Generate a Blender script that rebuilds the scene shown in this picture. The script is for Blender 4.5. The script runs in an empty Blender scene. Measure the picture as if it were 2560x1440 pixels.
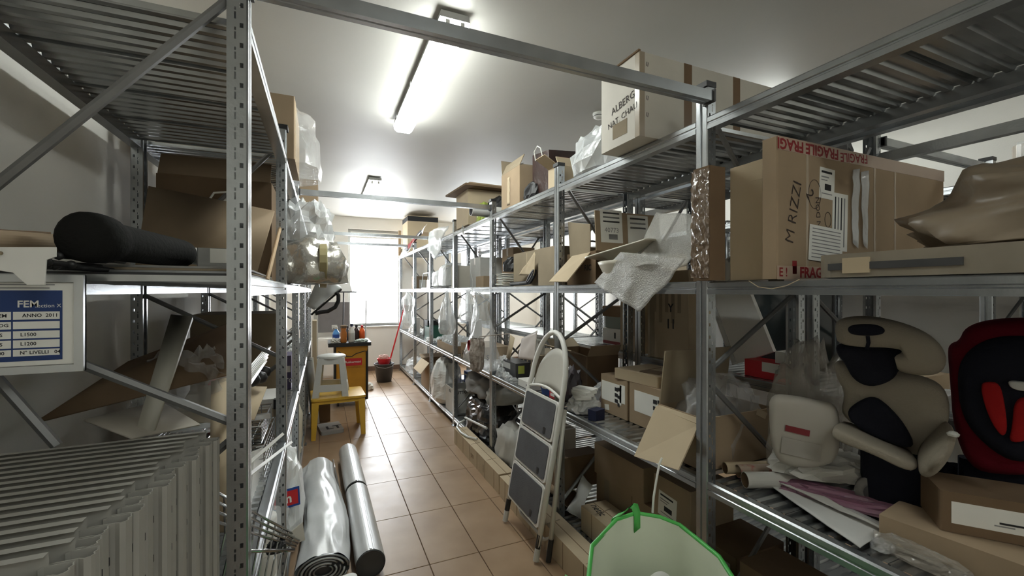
import bpy, bmesh, math, random
from mathutils import Vector, Matrix, Euler, noise as mnoise
random.seed(7)
S = bpy.context.scene
COL = S.collection
R = math.radians
# ------------------------------------------------------------------ camera
H = 1.60                                   # eye height
PSI = math.atan2(472, 1080)                # camera yaw from the aisle axis (+Y) towards +X
cam = bpy.data.cameras.new('camera'); cam.sensor_width = 36; cam.lens = 1080/2560*36
cam.shift_y = 8/2560; cam.clip_start = 0.02
camo = bpy.data.objects.new('camera', cam); COL.objects.link(camo)
camo.location = (0, 0, H); camo.rotation_euler = (R(90), 0, -PSI)
S.camera = camo
def pt(u, v, X=None, Y=None, Z=None):
    """point of the room seen at (u, v) of the photograph, at a known depth plane"""
    a = (u-1280)/1080; b = (728-v)/1080
    x = math.sin(PSI)+math.cos(PSI)*a; y = math.cos(PSI)-math.sin(PSI)*a
    t = X/x if X is not None else Y/y if Y is not None else (Z-H)/b
    return Vector((x*t, y*t, H+b*t))
# ------------------------------------------------------------------ world, light, exposure
W = bpy.data.worlds.new('sky'); S.world = W; W.use_nodes = True
bgn = W.node_tree.nodes['Background']; bgn.inputs[0].default_value = (0.93, 0.97, 1.0, 1); bgn.inputs[1].default_value = 8.0
S.view_settings.view_transform = 'Standard'; S.view_settings.look = 'None'
S.view_settings.gamma = 1; S.view_settings.exposure = 1.72
try: S.cycles.max_bounces = 9; S.cycles.diffuse_bounces = 6; S.cycles.transparent_max_bounces = 16; S.cycles.sample_clamp_indirect = 6; S.cycles.caustics_reflective = False; S.cycles.caustics_refractive = False
except Exception: pass
WIN = [(0.45, 1.48, 0.90, 2.84), (2.75, 3.85, 0.90, 2.84)]      # x0 x1 z0 z1 of the two windows
YB, XL, XR, YF, ZC = 9.10, -0.88, 4.60, -3.0, 3.07
for i, (x0, x1, z0, z1) in enumerate(WIN):
    L = bpy.data.lights.new('window_daylight', 'AREA'); L.shape = 'RECTANGLE'; L.size = x1-x0; L.size_y = z1-z0
    L.energy = 1; L.cycles.is_portal = True
    o = bpy.data.objects.new('window_daylight', L); COL.objects.link(o)
    o.location = ((x0+x1)/2, YB+0.30, (z0+z1)/2); o.rotation_euler = (R(-90), 0, 0)
LAMP = 10.5
# ------------------------------------------------------------------ materials
MATS = {}
def mat(name, col, rough=0.6, metal=0.0, var=0.0, scale=8.0, bump=0.0, bscale=60.0, alpha=1.0, emit=0.0, stretch=None, spec=0.5, col2=None, trans=0.0, coat=0.0, thr=None):
    if name in MATS: return MATS[name]
    m = bpy.data.materials.new(name); m.use_nodes = True; nt = m.node_tree; b = nt.nodes['Principled BSDF']
    c = (*col, 1)
    b.inputs['Base Color'].default_value = c; b.inputs['Roughness'].default_value = rough; b.inputs['Metallic'].default_value = metal
    b.inputs['Specular IOR Level'].default_value = spec; b.inputs['Alpha'].default_value = alpha
    b.inputs['Transmission Weight'].default_value = trans; b.inputs['Coat Weight'].default_value = coat
    if emit: b.inputs['Emission Color'].default_value = c; b.inputs['Emission Strength'].default_value = emit
    if var or bump or col2:
        tc = nt.nodes.new('ShaderNodeTexCoord'); mp = nt.nodes.new('ShaderNodeMapping'); nt.links.new(tc.outputs['Object'], mp.inputs[0])
        if stretch: mp.inputs['Scale'].default_value = stretch
        if var or col2:
            n = nt.nodes.new('ShaderNodeTexNoise'); n.inputs['Scale'].default_value = scale; n.inputs['Detail'].default_value = 5
            nt.links.new(mp.outputs[0], n.inputs[0])
            rp = nt.nodes.new('ShaderNodeValToRGB')
            lo, hi = thr or (0.3, 0.7)
            rp.color_ramp.elements[0].position = lo; rp.color_ramp.elements[1].position = hi
            c2 = col2 or tuple(min(1, x*(1+var)) for x in col)
            c1 = col if col2 else tuple(x*(1-var) for x in col)
            rp.color_ramp.elements[0].color = (*c1, 1); rp.color_ramp.elements[1].color = (*c2, 1)
            nt.links.new(n.outputs[0], rp.inputs[0]); nt.links.new(rp.outputs[0], b.inputs['Base Color'])
        if bump:
            n2 = nt.nodes.new('ShaderNodeTexNoise'); n2.inputs['Scale'].default_value = bscale; n2.inputs['Detail'].default_value = 3
            nt.links.new(mp.outputs[0], n2.inputs[0])
            bp = nt.nodes.new('ShaderNodeBump'); bp.inputs['Strength'].default_value = bump; bp.inputs['Distance'].default_value = 0.01
            nt.links.new(n2.outputs[0], bp.inputs['Height']); nt.links.new(bp.outputs[0], b.inputs['Normal'])
    MATS[name] = m
    return m
M_WALL = mat('wall_paint', (0.88, 0.86, 0.81), 0.85, var=0.03, scale=3, bump=0.08, bscale=90)
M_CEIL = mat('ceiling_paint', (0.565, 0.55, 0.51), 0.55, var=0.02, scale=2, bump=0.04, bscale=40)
M_GALV = mat('galvanised_steel', (0.41, 0.43, 0.445), 0.27, 0.85, var=0.10, scale=14, bump=0.03, bscale=120)
M_GALVD = mat('galvanised_panel', (0.44, 0.455, 0.46), 0.27, 0.9, var=0.14, scale=9)
M_BRACE = mat('brace_steel', (0.22, 0.22, 0.22), 0.5, 0.6, var=0.1, scale=12)
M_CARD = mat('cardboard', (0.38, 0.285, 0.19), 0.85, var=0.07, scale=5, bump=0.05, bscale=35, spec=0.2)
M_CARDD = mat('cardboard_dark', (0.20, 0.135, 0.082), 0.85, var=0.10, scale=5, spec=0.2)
M_CARDL = mat('cardboard_light', (0.54, 0.44, 0.305), 0.85, var=0.05, scale=5, bump=0.05, bscale=30, spec=0.2)
M_CARDG = mat('cardboard_grey', (0.33, 0.27, 0.19), 0.85, var=0.08, scale=5, spec=0.2)
M_CARDW = mat('cardboard_white', (0.66, 0.62, 0.54), 0.6, var=0.08, scale=3.5, bump=0.05, bscale=20, spec=0.4)
M_KRAFT = mat('kraft_wood', (0.60, 0.43, 0.26), 0.7, var=0.1, scale=6)
M_WHITE = mat('white_paint', (0.80, 0.79, 0.75), 0.4, var=0.03, scale=6)
M_OFFW = mat('offwhite_enamel', (0.60, 0.58, 0.52), 0.4, var=0.05, scale=6)
M_PAPER = mat('paper', (0.86, 0.85, 0.80), 0.8, var=0.02, scale=10)
M_PAPERG = mat('paper_grey', (0.58, 0.58, 0.56), 0.8, var=0.06, scale=6)
M_INK = mat('ink', (0.02, 0.02, 0.022), 0.8)
M_PEN = mat('marker_pen', (0.05, 0.035, 0.03), 0.8)
M_GREYI = mat('grey_ink', (0.28, 0.28, 0.28), 0.8)
M_BLACK = mat('black_plastic', (0.016, 0.016, 0.017), 0.45, var=0.2, scale=10)
M_BLACKF = mat('black_fabric', (0.014, 0.015, 0.022), 0.95, bump=0.2, bscale=150, spec=0.15)
M_BLACKFOAM = mat('black_foam', (0.012, 0.012, 0.011), 0.9, bump=0.25, bscale=90, spec=0.2)
M_DGREY = mat('dark_grey_plastic', (0.06, 0.06, 0.062), 0.5, var=0.1, scale=9)
M_TREAD = mat('rubber_tread', (0.085, 0.088, 0.095), 0.6, var=0.18, scale=7, bump=0.25, bscale=220)
M_MGREY = mat('mid_grey_plastic', (0.30, 0.30, 0.29), 0.45, var=0.06, scale=8)
M_LGREY = mat('light_grey_plastic', (0.56, 0.56, 0.53), 0.45, var=0.04, scale=8)
M_ALU = mat('aluminium', (0.62, 0.64, 0.65), 0.28, 0.9, var=0.04, scale=12)
M_ALUD = mat('aluminium_dark', (0.33, 0.34, 0.35), 0.4, 0.8, var=0.08, scale=12)
M_WIRE = mat('chrome_wire', (0.62, 0.63, 0.65), 0.18, 1.0)
M_FILM = mat('clear_film', (0.88, 0.90, 0.91), 0.12, alpha=0.26, spec=0.9, bump=0.9, bscale=18)
M_FILM2 = mat('milky_film', (0.84, 0.87, 0.88), 0.22, alpha=0.5, spec=0.8, bump=0.7, bscale=22)
M_FILMW = mat('white_polythene', (0.74, 0.75, 0.74), 0.28, var=0.06, scale=9, spec=0.7)
M_FILMD = mat('dusty_film', (0.46, 0.42, 0.36), 0.18, alpha=0.42, spec=0.9, bump=0.9, bscale=16)
M_FOIL = mat('crinkled_foil', (0.60, 0.58, 0.53), 0.22, 0.75, bump=0.8, bscale=14)
M_TARP = mat('grey_tarpaulin', (0.56, 0.57, 0.57), 0.30, 0.0, var=0.05, scale=8, bump=0.25, bscale=9, spec=0.8)
M_YEL = mat('yellow_plastic', (0.66, 0.40, 0.045), 0.4, var=0.06, scale=8)
M_YELV = mat('yellow_vinyl', (0.60, 0.29, 0.028), 0.45, var=0.10, scale=5, bump=0.1, bscale=12)
M_RED = mat('red_plastic', (0.62, 0.02, 0.03), 0.4, var=0.05)
M_REDT = mat('red_print', (0.27, 0.018, 0.022), 0.6)
M_DRED = mat('dark_red_fabric', (0.13, 0.004, 0.014), 0.9, bump=0.2, bscale=150, spec=0.2)
M_REDF = mat('red_fabric', (0.34, 0.012, 0.012), 0.9, bump=0.2, bscale=150, spec=0.2)
M_BEIGE = mat('beige_fabric', (0.29, 0.255, 0.205), 0.95, var=0.04, scale=6, bump=0.2, bscale=150, spec=0.15)
M_GREEN = mat('green_plastic', (0.09, 0.50, 0.10), 0.4, var=0.1, scale=10)
M_GREENF = mat('pale_green_lining', (0.76, 0.80, 0.66), 0.7, var=0.04, scale=5, bump=0.1, bscale=10)
M_GREENW = mat('shiny_green_weave', (0.20, 0.62, 0.32), 0.3, 0.3, var=0.35, scale=40, bump=0.8, bscale=45, spec=0.8)
M_DGREEN = mat('dark_green_plastic', (0.015, 0.10, 0.065), 0.4)
M_BLUE = mat('blue_print', (0.012, 0.07, 0.33), 0.5)
M_BLUEP = mat('label_blue', (0.015, 0.045, 0.17), 0.6)
M_BLUEL = mat('blue_liquid', (0.08, 0.30, 0.70), 0.2, spec=0.6)
M_ORANGE = mat('orange_plastic', (0.85, 0.13, 0.02), 0.35)
M_AMBER = mat('amber_liquid', (0.50, 0.17, 0.03), 0.25)
M_BROWN = mat('brown_leather', (0.035, 0.015, 0.012), 0.3, var=0.3, scale=12, bump=0.4, bscale=20)
M_BTAPE = mat('brown_tape', (0.19, 0.115, 0.06), 0.25, spec=0.7)
M_PTAPE = mat('clear_tape', (0.72, 0.60, 0.45), 0.2, alpha=0.55, spec=0.9)
M_FTAPE = mat('fragile_tape', (0.58, 0.44, 0.34), 0.3, alpha=0.85, var=0.05)
M_PURPLE = mat('pink_purple_film', (0.28, 0.14, 0.20), 0.3, var=0.2, scale=9)
M_CLOTHG = mat('grey_cloth', (0.26, 0.25, 0.24), 0.95, var=0.12, scale=6)
M_CLOTHW = mat('white_cloth', (0.52, 0.51, 0.47), 0.9, var=0.06, scale=6)
M_GLASSD = mat('dark_screen_glass', (0.02, 0.032, 0.034), 0.12, spec=0.8)
M_SKIRT = mat('brown_skirting', (0.16, 0.10, 0.07), 0.5, var=0.15, scale=10)
M_EPS = mat('polystyrene', (0.80, 0.80, 0.76), 0.9, bump=0.1, bscale=200)
M_NAVY = mat('navy_plastic', (0.015, 0.02, 0.06), 0.4)
M_STONE = mat('grey_laminate', (0.165, 0.155, 0.155), 0.6, var=0.08, scale=10)
# ------------------------------------------------------------------ mesh helpers
class MB:
    def __init__(s): s.v = []; s.f = []
    def add(s, vs, fs, mx=None):
        o = len(s.v)
        s.v += [tuple(mx @ Vector(p)) if mx else tuple(p) for p in vs]
        s.f += [tuple(i+o for i in f) for f in fs]; return s
    def box(s, c, d, mx=None, rz=0, rx=0, ry=0):
        x, y, z = (k/2 for k in d)
        vs = [(-x,-y,-z),(x,-y,-z),(x,y,-z),(-x,y,-z),(-x,-y,z),(x,-y,z),(x,y,z),(-x,y,z)]
        m = Matrix.Translation(c) @ Euler((rx, ry, rz)).to_matrix().to_4x4()
        if mx: m = mx @ m
        return s.add(vs, [(0,3,2,1),(4,5,6,7),(0,1,5,4),(1,2,6,5),(2,3,7,6),(3,0,4,7)], m)
    def hexa(s, p):     # 8 corners: bottom 4 then top 4
        return s.add(p, [(0,3,2,1),(4,5,6,7),(0,1,5,4),(1,2,6,5),(2,3,7,6),(3,0,4,7)])
    def rbox(s, c, d, r=0.01, mx=None, rz=0, rx=0, ry=0, n=3):     # box with rounded vertical edges
        x, y = d[0]/2, d[1]/2; r = min(r, x*.99, y*.99); poly = []
        for cx, cy, a0 in ((x-r,y-r,0),(-x+r,y-r,90),(-x+r,-y+r,180),(x-r,-y+r,270)):
            for k in range(n+1): a = R(a0+90*k/n); poly.append((cx+r*math.cos(a), cy+r*math.sin(a)))
        m = Matrix.Translation(c) @ Euler((rx, ry, rz)).to_matrix().to_4x4()
        if mx: m = mx @ m
        return s.prism(poly, -d[2]/2, d[2]/2, m)
    def prism(s, poly, z0, z1, mx=None, caps=True):
        n = len(poly); vs = [(x,y,z0) for x,y in poly]+[(x,y,z1) for x,y in poly]
        fs = [(i,(i+1)%n,n+(i+1)%n,n+i) for i in range(n)]
        if caps: fs += [tuple(range(n-1,-1,-1)), tuple(range(n,2*n))]
        return s.add(vs, fs, mx)
    def strip(s, poly, z0, z1, mx=None):   # open profile
        n = len(poly); vs = [(x,y,z0) for x,y in poly]+[(x,y,z1) for x,y in poly]
        return s.add(vs, [(i,i+1,n+i+1,n+i) for i in range(n-1)], mx)
    def tube(s, pts, r, n=8, mx=None, closed=False, caps=True):
        P = [Vector(p) for p in pts]; m = len(P); o = len(s.v); rr = r if isinstance(r, (list, tuple)) else [r]*m
        up = Vector((0,0,1)); prev = None; vs = []
        for i, p in enumerate(P):
            if closed: t = (P[(i+1)%m]-P[i-1])
            else: t = (P[min(i+1,m-1)]-P[max(i-1,0)])
            t.normalize()
            a = (prev - t*prev.dot(t)) if prev else (t.cross(up) if abs(t.z) < .95 else t.cross(Vector((1,0,0))))
            if a.length < 1e-6: a = t.orthogonal()
            a.normalize(); prev = a; b = t.cross(a)
            for k in range(n):
                an = 2*math.pi*k/n; vs.append(p + (a*math.cos(an)+b*math.sin(an))*rr[i])
        fs = []
        for i in range(m if closed else m-1):
            j = (i+1) % m
            for k in range(n): fs.append((i*n+k, i*n+(k+1)%n, j*n+(k+1)%n, j*n+k))
        if caps and not closed: fs += [tuple(range(n-1,-1,-1)), tuple((m-1)*n+k for k in range(n))]
        return s.add(vs, fs, mx)
    def lathe(s, prof, n=20, mx=None, cap=True):
        vs = []; fs = []; m = len(prof)
        for r, z in prof:
            for k in range(n): a = 2*math.pi*k/n; vs.append((r*math.cos(a), r*math.sin(a), z))
        for i in range(m-1):
            for k in range(n): fs.append((i*n+k, i*n+(k+1)%n, (i+1)*n+(k+1)%n, (i+1)*n+k))
        if cap: fs += [tuple(range(n-1,-1,-1)), tuple((m-1)*n+k for k in range(n))]
        return s.add(vs, fs, mx)
    def grid(s, fn, nu, nv, mx=None, closed_u=False):
        vs = [fn(i/nu, j/nv) for j in range(nv+1) for i in range(nu+1)]
        fs = [(j*(nu+1)+i, j*(nu+1)+i+1, (j+1)*(nu+1)+i+1, (j+1)*(nu+1)+i) for j in range(nv) for i in range(nu)]
        return s.add(vs, fs, mx)
    def plate(s, q, th):      # quad of 4 points thickened along its normal
        a, b, c, d = (Vector(p) for p in q); n = (b-a).cross(d-a).normalized()*th
        return s.add([a-n,b-n,c-n,d-n,a,b,c,d], [(0,3,2,1),(4,5,6,7),(0,1,5,4),(1,2,6,5),(2,3,7,6),(3,0,4,7)])
    def mesh(s, name, smooth=False):
        me = bpy.data.meshes.new(name); me.from_pydata(s.v, [], s.f); me.update()
        if smooth: me.polygons.foreach_set('use_smooth', [True]*len(me.polygons))
        return me
    def obj(s, name, m, parent=None, smooth=False, loc=None, rz=0, rot=None, sol=0):
        o = bpy.data.objects.new(name, s.mesh(name, smooth)); COL.objects.link(o)
        if m: o.data.materials.append(m)
        if parent is not None: o.parent = parent
        if loc is not None: o.location = loc
        o.rotation_euler = rot if rot else (0, 0, rz)
        if sol: md = o.modifiers.new('thick', 'SOLIDIFY'); md.thickness = sol; md.offset = 0
        return o
def tag(o, label, cat, group=None, kind=None):
    if label: o['label'] = label
    if cat: o['category'] = cat
    if group: o['group'] = group
    if kind: o['kind'] = kind
    return o
def thing(name, label, cat, loc=(0,0,0), rz=0, group=None, rot=None):
    o = bpy.data.objects.new(name, None); COL.objects.link(o); o.empty_display_size = 0.05
    o.location = loc; o.rotation_euler = rot if rot else (0,0,rz)
    return tag(o, label, cat, group)
def copy_tree(o, parent=None, **kw):
    c = o.copy(); COL.objects.link(c); c.parent = parent
    for ch in list(o.children): copy_tree(ch, c)
    return c
def link(name, me, parent=None, loc=(0,0,0), rz=0, rot=None):
    o = bpy.data.objects.new(name, me); COL.objects.link(o); o.parent = parent; o.location = loc; o.rotation_euler = rot if rot else (0,0,rz)
    return o
def ns(p, f=1.0, seed=0): return mnoise.noise(Vector((p[0]*f+seed*7.3, p[1]*f-seed*3.1, p[2]*f+seed*1.7)))
def text_mesh(txt, size, bold=0.0):
    cu = bpy.data.curves.new('lettering', 'FONT'); cu.body = txt; cu.size = size; cu.align_x = 'CENTER'; cu.align_y = 'CENTER'; cu.offset = bold*size; cu.resolution_u = 2
    o = bpy.data.objects.new('lettering', cu); COL.objects.link(o)
    me = bpy.data.meshes.new_from_object(o.evaluated_get(bpy.context.evaluated_depsgraph_get()))
    bpy.data.objects.remove(o); bpy.data.curves.remove(cu); return me
def lettering(txt, size, m, parent, loc, rot, bold=0.0, name='lettering', sx=1.0):
    me = text_mesh(txt, size, bold); me.materials.clear(); me.materials.append(m)
    o = bpy.data.objects.new(name, me); COL.objects.link(o); o.parent = parent; o.location = loc; o.rotation_euler = rot; o.scale = (sx,1,1); o['kind'] = 'stuff'
    return o
def struct(o): o['kind'] = 'structure'; return o
# ------------------------------------------------------------------ room shell
b = MB(); b.box(((XL+XR)/2, (YB+YF)/2, -0.06), (XR-XL+.4, YB-YF+.4, 0.10))
floor = struct(b.obj('floor', mat('grout', (0.22,0.16,0.12), 0.9)))
def tile_mat():
    m = mat('terracotta_tile', (0.27, 0.172, 0.10), 0.16, spec=0.4, col2=(0.36, 0.245, 0.152), scale=3.2, bump=0.02, bscale=14, thr=(0.32, 0.72))
    nt = m.node_tree; bs = nt.nodes['Principled BSDF']
    n = nt.nodes.new('ShaderNodeTexNoise'); n.inputs['Scale'].default_value = 5; n.inputs['Detail'].default_value = 6
    mr = nt.nodes.new('ShaderNodeMapRange'); mr.inputs['To Min'].default_value = 0.30; mr.inputs['To Max'].default_value = 0.48
    tcn = [x for x in nt.nodes if x.type == 'TEX_COORD'][0]
    oi = nt.nodes.new('ShaderNodeObjectInfo'); va = nt.nodes.new('ShaderNodeVectorMath')
    nt.links.new(tcn.outputs['Object'], va.inputs[0]); nt.links.new(oi.outputs['Location'], va.inputs[1])
    for nd in nt.nodes:
        if nd.type == 'MAPPING': nt.links.new(va.outputs[0], nd.inputs[0])
    nt.links.new(va.outputs[0], n.inputs[0]); nt.links.new(n.outputs[0], mr.inputs[0]); nt.links.new(mr.outputs[0], bs.inputs['Roughness'])
    return m
TX, TY, G = 0.305, 0.617, 0.004
b = MB(); w, d = (TX-G)/2, (TY-G)/2; e = 0.002
b.add([(-w,-d,-.01),(w,-d,-.01),(w,d,-.01),(-w,d,-.01),(-w,-d,-.002),(w,-d,-.002),(w,d,-.002),(-w,d,-.002),(-w+e,-d+e,0),(w-e,-d+e,0),(w-e,d-e,0),(-w+e,d-e,0)],
      [(0,1,5,4),(1,2,6,5),(2,3,7,6),(3,0,4,7),(4,5,9,8),(5,6,10,9),(6,7,11,10),(7,4,8,11),(8,9,10,11)])
tme = b.mesh('floor_tile'); tme.materials.append(tile_mat())
for i in range(-5, 12):
    for j in range(-3, 11):
        x = 0.571+TX*(i+.5); y = 2.51+TY*(j+.5)
        if XL < x-TX/2+.2 and x < 4.1 and y-TY/2 < YB-.02: link('floor_tile', tme, floor, (x, y, 0))
b = MB(); b.box(((XL+XR)/2, (YB+YF)/2, ZC+.06), (XR-XL+.4, YB-YF+.4, 0.12)); struct(b.obj('ceiling', M_CEIL))
b = MB(); b.box((XL-.08, (YB+YF)/2, ZC/2), (.16, YB-YF+.3, ZC)); struct(b.obj('wall_left', M_WALL))
b = MB(); b.box((XR+.08, (YB+YF)/2, ZC/2), (.16, YB-YF+.3, ZC)); struct(b.obj('wall_right', M_WALL))
b = MB(); b.box(((XL+XR)/2, YF-.08, ZC/2), (XR-XL, .16, ZC)); struct(b.obj('wall_front', M_WALL))
b = MB(); T = 0.32; yc = YB+T/2
xs = [XL, WIN[0][0], WIN[0][1], WIN[1][0], WIN[1][1], XR]
for k in (0, 2, 4): b.box(((xs[k]+xs[k+1])/2, yc, ZC/2), (xs[k+1]-xs[k], T, ZC))
for x0, x1, z0, z1 in WIN:
    b.box(((x0+x1)/2, yc, z0/2), (x1-x0, T, z0)); b.box(((x0+x1)/2, yc, (z1+ZC)/2), (x1-x0, T, ZC-z1))
struct(b.obj('wall_back', M_WALL))
M_GLASS = mat('window_glass', (1,1,1), 0.02, trans=1.0, spec=0.2); 
M_GLASS.node_tree.nodes['Principled BSDF'].inputs['Alpha'].default_value = 0.12
M_WFRAME = mat('window_frame_grey', (0.42,0.42,0.40), 0.4, 0.3)
for i, (x0, x1, z0, z1) in enumerate(WIN):
    wn = struct(thing('window_%d' % (i+1), None, None, ((x0+x1)/2, YB+.14, z0))); ww, hh = x1-x0, z1-z0
    for nm, c, dd in (('frame_stile',(-ww/2+.025,0,hh/2),(.05,.07,hh)),('frame_stile',(ww/2-.025,0,hh/2),(.05,.07,hh)),('frame_rail',(0,0,.025),(ww-.1,.07,.05)),('frame_rail',(0,0,hh-.025),(ww-.1,.07,.05)),('shutter_box',(0,-.02,hh-.11),(ww-.1,.10,.12))):
        MB().box(c, dd).obj(nm, M_WFRAME if nm != 'shutter_box' else M_WHITE, wn)
    MB().box((0,.01,hh/2-.06), (ww-.1,.012,hh-.22)).obj('pane', M_GLASS, wn)
    MB().box((0,-.08,-.012), (ww+.06,.20,.024)).obj('sill', M_WHITE, wn)
for x0, x1, nm in ((XL+.001, XR-.001, 'baseboard_back'),):
    struct(MB().box(((x0+x1)/2, YB-.006, .045), (x1-x0, .012, .09)).obj(nm, M_SKIRT))
struct(MB().box((XL+.006, (YF+YB)/2, .045), (.012, YB-YF-.03, .09)).obj('baseboard_left', M_SKIRT))
# ------------------------------------------------------------------ lamps
def lamp_fixture(x, y0, y1, label, power=1.0):
    L = y1-y0; t = thing('ceiling_lamp', label, 'ceiling lamp', (x, (y0+y1)/2, ZC), group='fluorescent ceiling lamps')
    def oct(w, h, z): return [(-w/2,z),(w/2,z),(w/2-.012,z-h),(-w/2+.012,z-h)]
    mx = Matrix.Rotation(R(90), 4, 'X')
    b = MB(); b.prism([(-.075,-.02),(.075,-.02),(.08,-.055),(-.08,-.055)], -L/2, L/2, mx); b.obj('housing', M_MGREY, t)
    b = MB(); b.prism([(-.03,0),(.03,0),(.03,-.021),(-.03,-.021)], -L/2+.2, -L/2+.28, mx); b.obj('mounting_bracket', M_MGREY, t)
    b = MB(); b.prism([(-.03,0),(.03,0),(.03,-.021),(-.03,-.021)], L/2-.28, L/2-.2, mx); b.obj('mounting_bracket', M_MGREY, t)
    b = MB(); b.prism([(-.08,-.055),(.08,-.055),(.074,-.088),(.052,-.108),(-.052,-.108),(-.074,-.088)], -L/2, L/2, mx)
    md = mat('lamp_diffuser' if power == 1 else 'fill_lamp_diffuser_dim', (0.95,1.0,0.96), 0.3, emit=LAMP*power); b.obj('diffuser', md, t)
    for sx in (-.04, .04):
        MB().box((sx, -L/2-.001, -.082), (.022,.006,.036)).obj('lamp_holder', M_LGREY, t)
    for s in (-1, 1):
        for k in range(3): MB().box((s*.082, -L/2+.2+k*(L-.4)/2, -.055), (.008,.03,.03)).obj('clip', M_ALU, t)
    return t
lamp_fixture(.63, 2.18, 3.78, 'long lit fluorescent ceiling lamp nearest, above the first cross bar')
lamp_fixture(.61, 5.75, 7.35, 'smaller looking lit fluorescent ceiling lamp further down, near the window')
lamp_fixture(.63, -2.2, -.6, 'added unseen fluorescent fill lamp overhead behind the viewer', .62)  # unseen fill lamp, added to brighten the near aisle and shelves
lamp_fixture(3.2, -2.0, -.4, 'added unseen fluorescent fill lamp over the near second aisle', .9)  # added out of view to lift the ceiling at the near right
lamp_fixture(3.2, 2.18, 3.78, 'lit fluorescent ceiling lamp over the second aisle')
lamp_fixture(3.2, 5.75, 7.35, 'added unseen fluorescent fill lamp over the far second aisle')  # extra lamp added only to brighten the second aisle
t = thing('smoke_detector', 'small round white smoke detector on the ceiling beside the white carton', 'smoke detector', pt(1497, 283, Z=ZC))
MB().lathe([(.05,0),(.05,-.012),(.046,-.02)], 20).obj('base', M_WHITE, t, True)
MB().lathe([(.044,-.02),(.044,-.034),(.03,-.046),(.0,-.048)], 20, cap=False).obj('sensor_head', M_WHITE, t, True)
MB().lathe([(.0445,-.024),(.0445,-.030)], 20, cap=False).obj('slot_ring', M_DGREY, t, True)
# ------------------------------------------------------------------ racks
ZP = 2.43
def post_mesh(h=ZP):
    """omega upright, front face towards -X, width .06 along Y, depth .042 along X, perforated side faces"""
    b = MB(); W2, D = .03, .042
    b.strip([(0.004,-W2),(0,-W2+.004),(0,-.007),(.006,-.004),(.006,.004),(0,.007),(0,W2-.004),(.004,W2)], 0, h)
    cx = [.004,.010,.018,.026,.030,D]        # columns along X; round-hole col 1..2 , slit col 3..4
    pitch = .05; nz = int(h/pitch)
    for sy in (-1, 1):
        y = sy*W2
        for k in range(nz):
            z0 = k*pitch; zz = [z0, z0+.008, z0+.020, z0+.028, z0+.046, z0+pitch]
            vs = [(x,y,z) for z in zz for x in cx]; fs = []
            for j in range(5):
                for i in range(5):
                    if (i == 1 and j == 1) or (i == 3 and j in (0, 3)): continue
                    q = (j*6+i, j*6+i+1, (j+1)*6+i+1, (j+1)*6+i); fs.append(q)
            b.add(vs, fs)
        b.add([(.004,y,nz*pitch),(D,y,nz*pitch),(D,y,h),(.004,y,h)], [(0,1,2,3)])
        b.strip([(D,y),(D+.004,y),(D+.004,y-sy*.012)], 0, h)
    return b.mesh('post')
PM = post_mesh(); PM.materials.append(M_GALV)
CAPM = MB().box((.02,0,ZP+.008),(.054,.066,.022)).mesh('post_cap'); CAPM.materials.append(M_BLACK)
FOOTM = MB().box((.02,0,.004),(.07,.08,.008)).mesh('foot_plate'); FOOTM.materials.append(M_GALV)
BEAMP = [(0,-.052),(0,-.034),(.004,-.031),(.004,-.026),(0,-.023),(0,-.006),(.006,0),(.034,0),(.034,-.012),(.042,-.012),(.042,-.052)]
_bm = {}
def beam_mesh(L):
    k = round(L, 3)
    if k not in _bm:
        b = MB(); mx = Matrix(((1,0,0,0),(0,0,1,0),(0,1,0,0),(0,0,0,1)))
        b.prism(BEAMP, 0, L, mx); me = b.mesh('beam'); me.materials.append(M_GALV); _bm[k] = me
    return _bm[k]
_pm = {}
def panel_mesh(D, Wd):
    k = (round(D,3), round(Wd,3))
    if k not in _pm:
        prof = [(0,-.016),(0,0)]; n = max(3, int(round(Wd/.052))); p = Wd/n
        for i in range(n):
            y = i*p; prof += [(y+p*.30,0),(y+p*.42,-.011),(y+p*.78,-.011),(y+p*.90,0)]
        prof += [(Wd-.001,0),(Wd-.001,-.016)]
        prof[0] = (.001,-.016); prof[1] = (.001,0)
        b = MB(); mx = Matrix(((0,0,1,0),(1,0,0,0),(0,1,0,0),(0,0,0,1)))
        b.strip(prof, 0, D, mx); me = b.mesh('shelf_panel'); me.materials.append(M_GALVD); _pm[k] = me
    return _pm[k]
def brace(p0, p1, parent, name='brace', r=.011):
    MB().tube([p0, p1], r, 6).obj(name, M_BRACE, parent)
def rack(name, label, x0, x1, ys, levels, flip=False, skip=(), brace_first=True):
    """x0 front plane, x1 back plane (x0<x1: front faces -X; flip: front on the +X side)"""
    t = thing(name, label, 'shelving rack', ((x0+x1)/2, (ys[0]+ys[-1])/2, 0), group='galvanised shelving racks')
    ox, oy = t.location.x, t.location.y
    def put(nm, me, loc, rz=0): return link(nm, me, t, (loc[0]-ox, loc[1]-oy, loc[2]), rz)
    for y in ys:
        for x, rz in ((x0, 0), (x1, math.pi)):
            p = put('post', PM, (x, y, 0), rz); link('post_cap', CAPM, p); link('foot_plate', FOOTM, p)
        f, k = (x0+.045, x1-.045) if not flip else (x1-.045, x0+.045)
        for a, za, c, zc in ((f,2.34,k,1.69),(k,1.58,f,1.27),(f,1.22,k,.76),(k,.70,f,.2)):
            brace((a-ox,y-oy,za), (c-ox,y-oy,zc), t)
    for i in range(len(ys)-1):
        L = ys[i+1]-ys[i]-.06; y0 = ys[i]+.03
        for li, z in enumerate(levels):
            put('beam', beam_mesh(L), (x0, y0, z)); put('beam', beam_mesh(L), (x1, y0+L, z), math.pi)
            D = x1-x0-.078; n = 4; wd = L/n
            for k in range(n):
                if (i, li, k) in skip: continue
                put('shelf_panel', panel_mesh(D, wd), (x0+.039, y0+k*wd, z))
    return t
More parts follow.
